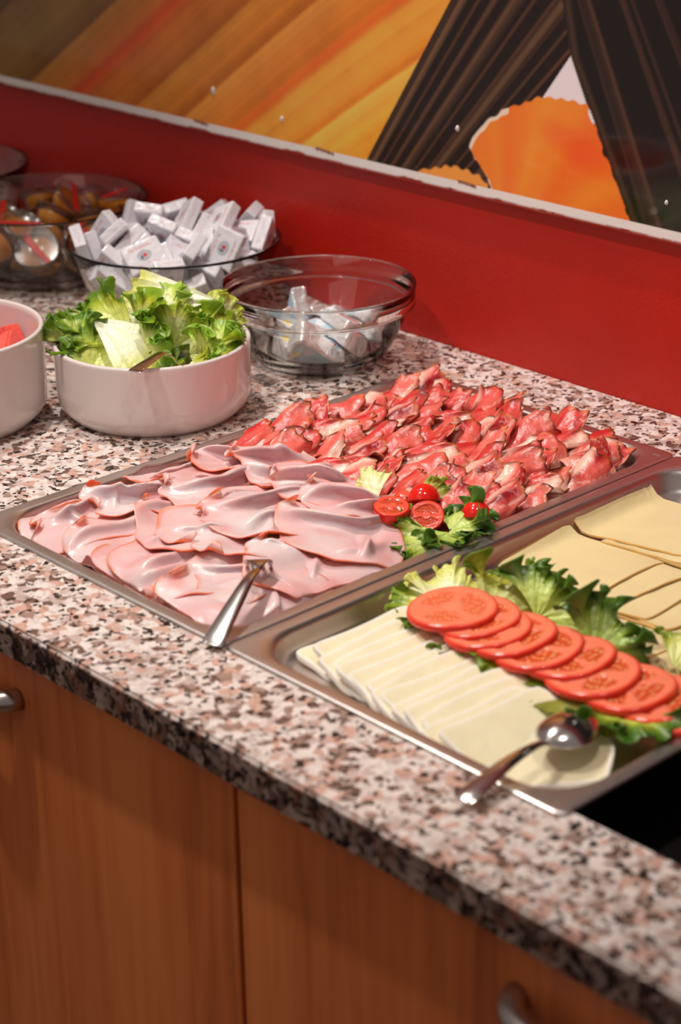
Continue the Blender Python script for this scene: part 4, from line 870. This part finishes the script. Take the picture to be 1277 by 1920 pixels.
# ---------------------------------------------------------------- small packs in the bowls
SIM = json.loads('''{"tri":[[0.0099,0.0253,0.0142,0.985,0.007,-0.004,-0.175],[-0.0048,-0.0293,0.0148,0.007,0.998,-0.064,-0.006],[0.0294,-0.0236,0.0157,0.596,-0.018,-0.017,0.803],[0.0454,0.0271,0.0264,0.123,0.453,0.86,0.199],[-0.0234,-0.011,0.0146,0.0,-0.044,-0.999,-0.0],[0.0124,0.0016,0.0312,0.655,0.436,0.112,0.607],[-0.0133,-0.0386,0.0356,0.473,-0.281,-0.652,-0.522],[0.0396,-0.0467,0.0302,0.264,0.877,-0.19,0.353],[-0.0269,0.0418,0.0231,0.366,0.587,0.718,-0.078],[-0.0368,0.0197,0.0256,0.508,0.548,0.447,-0.492],[-0.05,-0.0168,0.0211,0.037,0.31,0.118,0.943],[0.0204,0.0394,0.031,0.478,-0.002,-0.003,0.879],[-0.027,-0.0029,0.044,0.124,-0.124,-0.696,0.696],[0.0437,-0.0063,0.0295,0.181,0.601,0.732,-0.266]],"butter":[[-0.0527,-0.0166,0.0269,0.136,-0.974,-0.156,-0.09],[-0.0351,-0.002,0.0131,0.0,0.541,-0.841,-0.0],[0.0394,0.0173,0.014,0.79,0.013,0.016,-0.613],[-0.0695,0.0189,0.0282,0.121,-0.925,-0.046,0.358],[0.0155,-0.0311,0.0133,0.666,-0.0,-0.004,-0.746],[-0.0226,0.0469,0.0275,0.803,-0.092,0.346,0.477],[0.0576,0.0327,0.031,0.04,0.516,0.849,0.105],[-0.034,-0.0455,0.0269,0.074,-0.159,-0.92,-0.351],[0.0382,-0.0425,0.0259,0.021,-0.955,-0.29,0.055],[0.0059,0.0053,0.0299,0.02,-0.268,-0.601,0.753],[-0.0295,0.0314,0.0238,0.331,0.865,-0.351,-0.136],[-0.0624,0.0144,0.0393,0.883,0.212,0.316,0.277],[-0.0307,-0.0559,0.0354,0.305,-0.773,-0.523,-0.19],[-0.0165,-0.0117,0.0297,0.852,0.012,0.493,-0.176],[0.0081,0.0404,0.028,0.717,0.238,0.587,-0.292],[-0.0119,0.0559,0.033,0.16,0.883,0.304,-0.32],[0.0024,-0.068,0.0358,0.898,0.203,0.343,0.188],[-0.0831,0.0182,0.0647,0.56,-0.039,-0.29,-0.775],[-0.0428,0.0021,0.0502,0.405,0.795,0.452,0.005],[0.0153,0.0306,0.0491,0.868,0.175,0.363,-0.291],[-0.0078,-0.0188,0.0389,0.075,0.488,-0.069,0.867],[0.0162,-0.0131,0.0467,0.604,0.58,0.179,-0.516],[0.0231,0.058,0.0339,0.143,0.595,0.384,-0.691],[0.0457,-0.0458,0.0428,0.051,-0.834,0.51,0.204],[0.0125,0.087,0.0498,0.09,-0.034,0.849,0.519],[0.0277,-0.0654,0.0451,0.597,-0.061,-0.504,0.621],[-0.0409,0.0157,0.0584,0.053,-0.353,0.843,-0.402],[0.0586,-0.0019,0.0309,0.316,0.095,0.48,-0.813],[0.0019,0.0588,0.0556,0.583,-0.564,-0.056,0.583],[-0.0017,-0.0292,0.0536,0.238,0.459,0.026,0.856],[-0.0632,0.0511,0.0382,0.319,-0.86,0.039,0.395],[-0.0536,0.0587,0.0593,0.908,-0.015,0.397,-0.131],[0.0422,0.0171,0.0531,0.44,-0.831,-0.333,-0.068],[0.0776,-0.0333,0.0431,0.496,0.359,0.79,0.002],[-0.0395,-0.0776,0.0484,0.192,-0.06,-0.856,0.476],[-0.0575,-0.0336,0.047,0.156,-0.368,-0.11,0.91],[0.0426,0.0611,0.0555,0.071,-0.901,-0.297,0.309],[-0.0478,-0.0878,0.082,0.085,0.259,0.549,0.79],[-0.0524,-0.0669,0.077,0.064,-0.338,-0.723,0.599],[-0.0028,0.0033,0.0661,0.385,0.873,-0.214,0.207],[-0.012,0.0779,0.06,0.293,-0.315,0.843,0.323],[0.0603,0.0579,0.0614,0.413,0.371,0.103,0.826],[0.0475,0.0881,0.0822,0.772,0.531,-0.334,0.106],[-0.0351,-0.0259,0.0723,0.678,-0.072,0.424,-0.596],[-0.0369,0.0918,0.077,0.602,-0.687,-0.4,-0.076],[0.0884,0.0235,0.0569,0.478,-0.525,0.675,-0.2],[-0.0867,-0.0236,0.0533,0.55,0.306,0.44,0.64],[0.0804,-0.0147,0.058,0.727,-0.325,-0.296,-0.527],[0.0322,-0.0141,0.0649,0.3,-0.797,-0.351,0.389],[0.0136,0.0178,0.0752,0.285,-0.033,-0.434,-0.854],[-0.0265,-0.0515,0.0703,0.858,0.112,0.385,-0.322],[0.0509,0.0523,0.0858,0.282,-0.934,-0.219,-0.009],[-0.0183,0.0019,0.0854,0.8,-0.341,-0.284,-0.403],[-0.0948,0.0312,0.0817,0.345,-0.466,0.386,-0.718],[0.0722,0.0145,0.0721,0.62,-0.558,0.222,-0.505],[0.0147,0.0435,0.082,0.879,0.211,0.352,0.245],[0.0113,-0.0887,0.0535,0.151,0.352,-0.787,0.483],[-0.0486,0.0215,0.0728,0.721,-0.441,0.102,0.524],[-0.0205,0.0198,0.1009,0.883,0.395,-0.253,0.022],[-0.0344,0.0478,0.0712,0.421,-0.107,-0.533,-0.726],[0.0144,-0.061,0.0613,0.448,-0.586,0.667,-0.104],[0.0426,-0.0201,0.0716,0.383,0.367,-0.79,-0.308],[-0.0664,0.0589,0.0859,0.325,-0.376,0.004,0.868],[0.0575,0.0095,0.0769,0.077,0.494,0.342,0.796],[0.0193,0.0872,0.0879,0.399,-0.205,0.88,0.156],[-0.0187,0.0631,0.0837,0.141,0.791,0.514,-0.301],[-0.065,-0.0189,0.0694,0.839,0.018,-0.532,0.113],[-0.0148,-0.0665,0.0957,0.237,-0.88,0.229,-0.341],[0.0024,-0.0844,0.0714,0.228,0.296,0.81,-0.452],[0.064,-0.0608,0.0658,0.867,-0.074,-0.47,-0.148],[-0.0065,-0.0585,0.0833,0.547,0.453,-0.078,-0.699],[0.0041,-0.0545,0.076,0.676,-0.097,-0.45,0.575],[0.066,-0.0281,0.0853,0.353,0.037,0.884,0.305],[0.0827,0.0578,0.0868,0.468,0.636,-0.051,-0.611],[-0.0641,0.0203,0.0904,0.214,0.836,-0.39,0.321],[0.0784,0.0228,0.0877,0.503,0.223,0.557,0.621],[-0.0642,-0.0414,0.0843,0.635,-0.622,-0.386,-0.246],[-0.0077,-0.1024,0.1036,0.301,-0.229,0.624,0.683],[0.0323,0.0418,0.0988,0.362,-0.725,0.577,0.107],[0.0408,-0.0597,0.0756,0.509,-0.127,0.411,-0.746],[-0.0142,0.0313,0.0963,0.622,0.11,-0.456,0.627],[0.043,-0.0727,0.0848,0.418,-0.713,-0.554,0.102],[0.0915,-0.0028,0.0898,0.528,0.554,-0.196,0.613],[-0.0539,-0.0669,0.1043,0.041,0.016,0.281,0.959]],"cup":[[-0.0414,0.0141,0.0186,0.0,1.0,-0.001,-0.0],[-0.0447,-0.0526,0.027,0.169,0.533,-0.247,0.791],[0.0549,0.0351,0.0245,0.883,-0.141,-0.161,-0.418],[0.0674,-0.0039,0.0267,0.152,-0.348,0.042,-0.924],[0.0042,-0.0411,0.0264,0.507,-0.119,-0.551,0.652],[-0.0189,-0.0142,0.0322,0.575,0.67,-0.229,0.41],[-0.0644,-0.0206,0.0264,0.942,0.05,-0.329,-0.049],[0.0088,0.0622,0.0186,0.615,-0.0,-0.0,-0.789],[-0.0433,0.0573,0.0247,0.143,-0.214,-0.082,-0.963],[-0.069,0.0244,0.0378,0.136,0.211,-0.162,-0.954],[0.0402,-0.0347,0.0186,0.0,-0.096,-0.995,0.0],[-0.0167,-0.0727,0.0249,0.624,-0.04,0.02,-0.78],[0.0569,0.0706,0.0484,0.412,-0.797,-0.087,-0.433],[0.0129,0.0648,0.043,0.641,-0.0,0.0,0.767],[-0.0744,-0.0202,0.0497,0.422,0.311,-0.119,-0.843],[0.0585,-0.0536,0.0389,0.215,-0.026,-0.95,-0.224],[0.0298,-0.013,0.0408,0.436,-0.229,0.253,0.833],[-0.0682,0.0438,0.0609,0.382,-0.265,0.028,0.885],[-0.0247,0.0837,0.0554,0.269,-0.22,0.875,-0.337],[0.0829,-0.0098,0.0458,0.349,-0.057,-0.935,0.037],[-0.0238,0.0192,0.0514,0.391,-0.378,-0.271,0.794],[-0.0238,-0.0816,0.0581,0.565,-0.359,-0.441,-0.597],[0.0004,0.0242,0.0264,0.173,-0.358,-0.436,-0.807],[0.0249,-0.0872,0.0501,0.462,-0.361,0.368,0.721],[0.0233,0.0842,0.0674,0.59,-0.0,0.0,0.807],[0.0213,-0.0528,0.0598,0.492,-0.18,0.172,-0.834],[0.0171,-0.0012,0.0621,0.204,0.676,-0.65,0.282],[-0.0004,0.0329,0.0732,0.179,0.321,0.279,0.887],[-0.0269,-0.048,0.0624,0.9,-0.117,0.234,-0.348],[0.0433,0.0301,0.057,0.103,0.948,0.206,0.22]],"melon":[[0.0372,-0.0021,0.0226,0.698,0.0,0.0,-0.716],[0.0035,-0.0699,0.0185,0.678,0.102,-0.717,0.126],[-0.0611,0.0213,0.0216,0.091,-0.132,0.832,-0.531],[0.0683,0.024,0.0176,0.458,-0.539,-0.458,-0.539],[-0.0259,0.0559,0.0214,0.021,-0.033,0.844,-0.534],[0.0452,-0.0638,0.0232,0.499,0.758,-0.329,-0.263],[-0.029,0.0172,0.0313,0.023,0.387,-0.629,-0.674],[0.0463,0.0623,0.0234,0.151,0.423,-0.728,-0.517],[-0.0088,-0.0271,0.0176,0.217,0.673,-0.217,0.673],[0.0258,0.0346,0.0214,0.523,0.826,-0.18,-0.114],[-0.0386,-0.0124,0.0226,0.965,-0.0,-0.0,-0.262],[0.0302,-0.0293,0.0176,0.506,0.494,-0.506,0.494],[-0.0128,-0.0359,0.0401,0.1,-0.701,0.105,0.699],[0.0061,0.011,0.0397,0.035,-0.478,-0.146,-0.865],[0.0616,-0.0403,0.0369,0.776,0.401,0.081,0.479],[-0.057,0.0487,0.0367,0.575,0.557,-0.131,-0.585],[0.0478,-0.0441,0.0648,0.288,0.199,-0.042,-0.936],[0.0706,-0.0101,0.0346,0.243,0.926,0.143,0.25],[0.0055,0.0721,0.0176,0.199,-0.678,0.199,0.679],[-0.0741,-0.0156,0.0234,0.994,0.006,0.02,0.11],[0.0243,-0.0161,0.0569,0.682,-0.006,-0.516,-0.518],[-0.0319,0.0289,0.0617,0.864,0.281,0.362,-0.209],[-0.0209,-0.0716,0.0485,0.773,0.435,0.446,0.117],[0.0695,0.0341,0.0507,0.696,0.718,0.026,0.006],[-0.0459,-0.0531,0.0213,0.281,0.616,0.38,-0.63],[-0.0694,0.0082,0.0509,0.519,0.338,0.76,0.197],[0.003,-0.041,0.0681,0.901,0.091,0.109,0.409],[-0.0003,0.044,0.0465,0.685,-0.64,0.295,0.183],[-0.0533,-0.0487,0.0516,0.261,-0.443,-0.259,-0.817],[0.028,0.0594,0.0551,0.875,-0.286,-0.331,0.206],[-0.0235,-0.0052,0.0676,0.392,-0.698,0.336,-0.496],[-0.0641,-0.0167,0.064,0.565,-0.527,0.632,-0.06],[0.0017,0.0808,0.0458,0.334,-0.623,0.611,-0.356],[0.0267,-0.0652,0.0519,0.106,0.839,0.229,-0.482]]}''')
def pr_u(p):
    q = CR.transposed() @ (Vector(p) - CAM); return 638.5 + FPX * q.x / -q.z
def placed(key, c, dz=0):
    r = []
    for x in SIM[key]:
        if x[2] > .099: continue
        p = Vector((c[0] + x[0], c[1] + x[1], x[2] + dz + .0005)); q = Quaternion(x[3:])
        if key == 'cup' and (q @ UP).z < 0: q = q @ Quaternion((1, 0, 0), PI)
        if key == 'tri' and (q @ UP).dot(CAM - p) < 0: q = q @ Quaternion((0, 1, 0), PI)
        r.append((p, q))
    return r
def pack_material():
    m, nt, b = nodes('white_wrapper'); L = nt.links.new; N = nt.nodes.new
    b.inputs['Roughness'].default_value = .26; b.inputs['Coat Weight'].default_value = .3
    tc = N('ShaderNodeTexCoord'); sp_ = N('ShaderNodeSeparateXYZ'); L(tc.outputs['Object'], sp_.inputs[0])
    def math_(op, a, b_=None, c_=None):
        n = N('ShaderNodeMath'); n.operation = op
        for i, q in enumerate((a, b_, c_)):
            if q is None: continue
            if isinstance(q, (int, float)): n.inputs[i].default_value = q
            else: L(q, n.inputs[i])
        return n.outputs[0]
    def ell(rx, ry, cx=0, cy=0):
        a = math_('POWER', math_('ABSOLUTE', math_('DIVIDE', math_('SUBTRACT', sp_.outputs[0], cx), rx)), 2); c = math_('POWER', math_('ABSOLUTE', math_('DIVIDE', math_('SUBTRACT', sp_.outputs[1], cy), ry)), 2)
        return math_('LESS_THAN', math_('ADD', a, c), 1)
    white = (*lin((232, 232, 238)), 1)
    prev = None
    def over(mask, col, prev):
        mx = N('ShaderNodeMix'); mx.data_type = 'RGBA'; L(mask, mx.inputs[0]); mx.inputs[7].default_value = (*lin(col), 1)
        if prev is None: mx.inputs[6].default_value = white
        else: L(prev, mx.inputs[6])
        return mx.outputs[2]
    top_ = math_('GREATER_THAN', math_('ABSOLUTE', sp_.outputs[2]), .0062)
    ell0 = ell
    def ell(*a_): return math_('MULTIPLY', ell0(*a_), top_)
    p_ = over(ell(.0080, .0062), (186, 188, 196), None); p_ = over(ell(.0022, .0022, .001, .0), (206, 60, 56), p_); p_ = over(ell(.0013, .0024, -.003, .001), (92, 100, 120), p_)
    ns = N('ShaderNodeTexNoise'); ns.inputs['Scale'].default_value = 900; L(tc.outputs['Object'], ns.inputs[0]); dots = math_('GREATER_THAN', ns.outputs[0], .54)
    def band(y0, y1, xw):
        a = math_('MULTIPLY', math_('GREATER_THAN', sp_.outputs[1], y0), math_('LESS_THAN', sp_.outputs[1], y1)); return math_('MULTIPLY', math_('MULTIPLY', a, math_('LESS_THAN', math_('ABSOLUTE', sp_.outputs[0]), xw)), dots)
    dots = math_('MULTIPLY', dots, top_)
    p_ = over(band(-.0115, -.0085, .013), (214, 120, 112), p_); p_ = over(band(.0088, .0108, .014), (214, 120, 112), p_); p_ = over(band(.0115, .0130, .014), (150, 154, 162), p_)
    zb = math_('MULTIPLY', math_('LESS_THAN', math_('ABSOLUTE', sp_.outputs[2]), .0018), math_('MULTIPLY', math_('LESS_THAN', math_('ABSOLUTE', sp_.outputs[0]), .014), math_('GREATER_THAN', ns.outputs[0], .54))); p_ = over(zb, (206, 196, 200), p_)
    L(p_, b.inputs['Base Color'])
    n = N('ShaderNodeTexNoise'); n.inputs['Scale'].default_value = 90; L(tc.outputs['Object'], n.inputs[0]); bp_ = N('ShaderNodeBump'); bp_.inputs['Distance'].default_value = .0012; L(n.outputs[0], bp_.inputs['Height']); L(bp_.outputs[0], b.inputs['Normal'])
    return m
wm = pack_material()
def names_for(items, top, what, buried, suffix):
    """labels: the uppermost packs are told apart by their order across the bowl"""
    z = sorted([p[0].z for p in items], reverse=True)[:top][-1]; tops = [i for i, p in enumerate(items) if p[0].z >= z]; tops.sort(key=lambda i: pr_u(items[i][0]))
    lab = {}
    for n_, i in enumerate(tops): lab[i] = '%s in the uppermost layer, %s from the left' % (what, ORD[n_])
    return [(lab.get(i, buried), i in lab) for i in range(len(items))]
items = placed('butter', G2); nm = names_for(items, 30, 'white wrapped butter portion', 'white wrapped butter portion buried deeper in the glass bowl', '')
bf = [bevel_box(.041, .032, .013, .0016)]
# folded wrapper ends as part of the pack's own shape
pb = None
for (p_, q_), (lab, istop) in zip(items, nm):
    if pb is None:
        v, f = bf[0]; v = [(x * (1 - .05 * (abs(z) < .004)), y, z) for x, y, z in v]; pb = mesh('butter_portion', v, f, wm, loc=tuple(p_), rot=q_, smooth=False); o = pb
        fl = mesh('wrapper_flap', *bevel_box(.0006, .028, .010, .0002, 1), wm, pb, loc=(.0207, 0, -.0005), smooth=False)
    else:
        o = copy_tree(pb); o.location = p_; o.rotation_quaternion = q_
    for key in ('label', 'group', 'category'):
        if key in o: del o[key]
    tag(o, lab, 'butter', 'wrapped butter portions on top' if istop else 'wrapped butter portions below')
# foil cheese triangles
def tri_material():
    m, nt, b = nodes('triangle_label'); L = nt.links.new; N = nt.nodes.new; tc = N('ShaderNodeTexCoord')
    v = N('ShaderNodeTexVoronoi'); v.inputs['Scale'].default_value = 95; L(tc.outputs['Object'], v.inputs[0]); sc_ = N('ShaderNodeSeparateColor'); L(v.outputs['Color'], sc_.inputs[0])
    r = ramp(nt, [(0, lin((178, 208, 222))), (.52, lin((222, 228, 232))), (.74, lin((232, 206, 120))), (.86, lin((206, 64, 66))), (.95, lin((60, 90, 80)))], 'CONSTANT'); L(sc_.outputs[0], r.inputs[0]); L(r.outputs[0], b.inputs['Base Color']); b.inputs['Roughness'].default_value = .25
    return m
tm = tri_material()
def tri_shape(s, z0, z1, b=.0):
    c = [(0, -.028), (.021, .016), (.012, .021), (-.012, .021), (-.021, .016)]; pts = []
    for i in range(5):
        p = Vector(c[i]); a = (Vector(c[i-1]) - p).normalized(); d = (Vector(c[(i+1) % 5]) - p).normalized(); k = .003
        pts += [p + a * k, p + a * k * .3 + d * k * .3, p + d * k]
    pts = [q * s for q in pts]; n_ = len(pts); cx_ = sum((q for q in pts), Vector((0, 0))) / n_
    V = []
    for sc_, z in ((.94, z0), (1, z0 + (z1 - z0) * .12), (1, z1 - (z1 - z0) * .12), (.94, z1)): V += [(cx_.x + (q.x - cx_.x) * sc_, cx_.y + (q.y - cx_.y) * sc_, z) for q in pts]
    F = [tuple(range(n_))[::-1], tuple(3 * n_ + k for k in range(n_))]
    for l in range(3):
        for k in range(n_): F.append((l*n_+k, l*n_+(k+1) % n_, (l+1)*n_+(k+1) % n_, (l+1)*n_+k))
    return V, F
items = placed('tri', G1); nm = names_for(items, 14, 'silver foil cheese triangle with light blue label', '', '')
order = sorted(range(len(items)), key=lambda i: pr_u(items[i][0])); pt = None
for n_, i in enumerate(order):
    p_, q_ = items[i]
    if pt is None:
        v, f = tri_shape(1, -.008, .008); pt = mesh('cheese_triangle', v, f, M['silver'], loc=tuple(p_), rot=q_, smooth=False)
        v, f = tri_shape(.84, .0080, .0084); mesh('label_sticker', v, f, tm, pt, smooth=False)
        v, f = quadbox(-.0012, .0012, -.026, .020, -.0088, -.0082); mesh('pull_strip', v, f, M['redstripe'], pt, smooth=False); o = pt
    else: o = copy_tree(pt); o.location = p_; o.rotation_quaternion = q_
    for key in ('label', 'group', 'category'):
        if key in o: del o[key]
    tag(o, 'foil-wrapped cheese triangle with pale blue label, %s from the left in the stepped glass bowl' % ORD[n_], 'cheese', 'foil cheese triangles')
# amber honey cups
items = placed('cup', G3); nm = names_for(items, 13, 'clear honey cup with red-striped film lid', 'amber honey cup buried deeper in the glass bowl', ''); pc = None
for (p_, q_), (lab, istop) in zip(items, nm):
    if pc is None:
        pc = empty('honey_cup', tuple(p_), q_)
        v, f = lathe([(0, -.012), (.0135, -.012), (.0165, -.0105), (.0195, -.004), (.0222, .004), (.0228, .0095), (.0258, .0098), (.0262, .0108), (.0258, .0112), (.0222, .0110), (.0214, .004), (.0188, -.004), (.0158, -.0098), (.013, -.0112), (0, -.0112)], 40); mesh('cup', v, f, M['plastic'], pc)
        v, f = lathe([(0, -.0109), (.0128, -.0109), (.0156, -.0095), (.0185, -.0035), (.0205, .004), (.0203, .0045), (0, .0045)], 40); mesh('honey', v, f, M['honey'], pc)
        v, f = lathe([(0, .0116), (.0262, .0113), (.0264, .0117), (.024, .0121), (0, .0126)], 40); mesh('film_lid', v, f, M['lid'], pc)
        v, f = quadbox(-.024, .024, -.0035, .0035, .0128, .0131); mesh('red_stripe', v, f, M['redstripe'], pc, smooth=False); o = pc
    else: o = copy_tree(pc); o.location = p_; o.rotation_quaternion = q_
    for key in ('label', 'group', 'category'):
        if key in o: del o[key]
    tag(o, lab, 'honey', 'honey cups on top' if istop else 'honey cups below')
# watermelon
items = placed('melon', MB_); nm = names_for(items, 14, 'red watermelon wedge', 'red watermelon wedge buried lower in the white bowl', ''); pw = None
for (p_, q_), (lab, istop) in zip(items, nm):
    if pw is None:
        import bmesh
        bm = bmesh.new(); vs_ = [bm.verts.new(q) for q in [(-.011, -.024, -.016), (-.011, .024, -.016), (-.011, .006, .022), (-.011, -.006, .022), (.011, -.024, -.016), (.011, .024, -.016), (.011, .006, .022), (.011, -.006, .022)]]
        for q in ((0,1,2,3),(7,6,5,4),(0,4,5,1),(1,5,6,2),(2,6,7,3),(3,7,4,0)): bm.faces.new([vs_[i] for i in q])
        bmesh.ops.recalc_face_normals(bm, faces=bm.faces); bmesh.ops.bevel(bm, geom=list(bm.edges), offset=.002, segments=2, affect='EDGES'); bm.verts.index_update()
        v = [tuple(x.co) for x in bm.verts]; f = [tuple(x.index for x in q.verts) for q in bm.faces]; bm.free()
        pw = mesh('watermelon_wedge', v, f, M['melon'], loc=tuple(p_), rot=q_, smooth=False); o = pw
    else: o = pw.copy(); COL.objects.link(o); o.location = p_; o.rotation_quaternion = q_
    for key in ('label', 'group', 'category'):
        if key in o: del o[key]
    tag(o, lab, 'melon', 'watermelon wedges on top' if istop else 'watermelon wedges below')
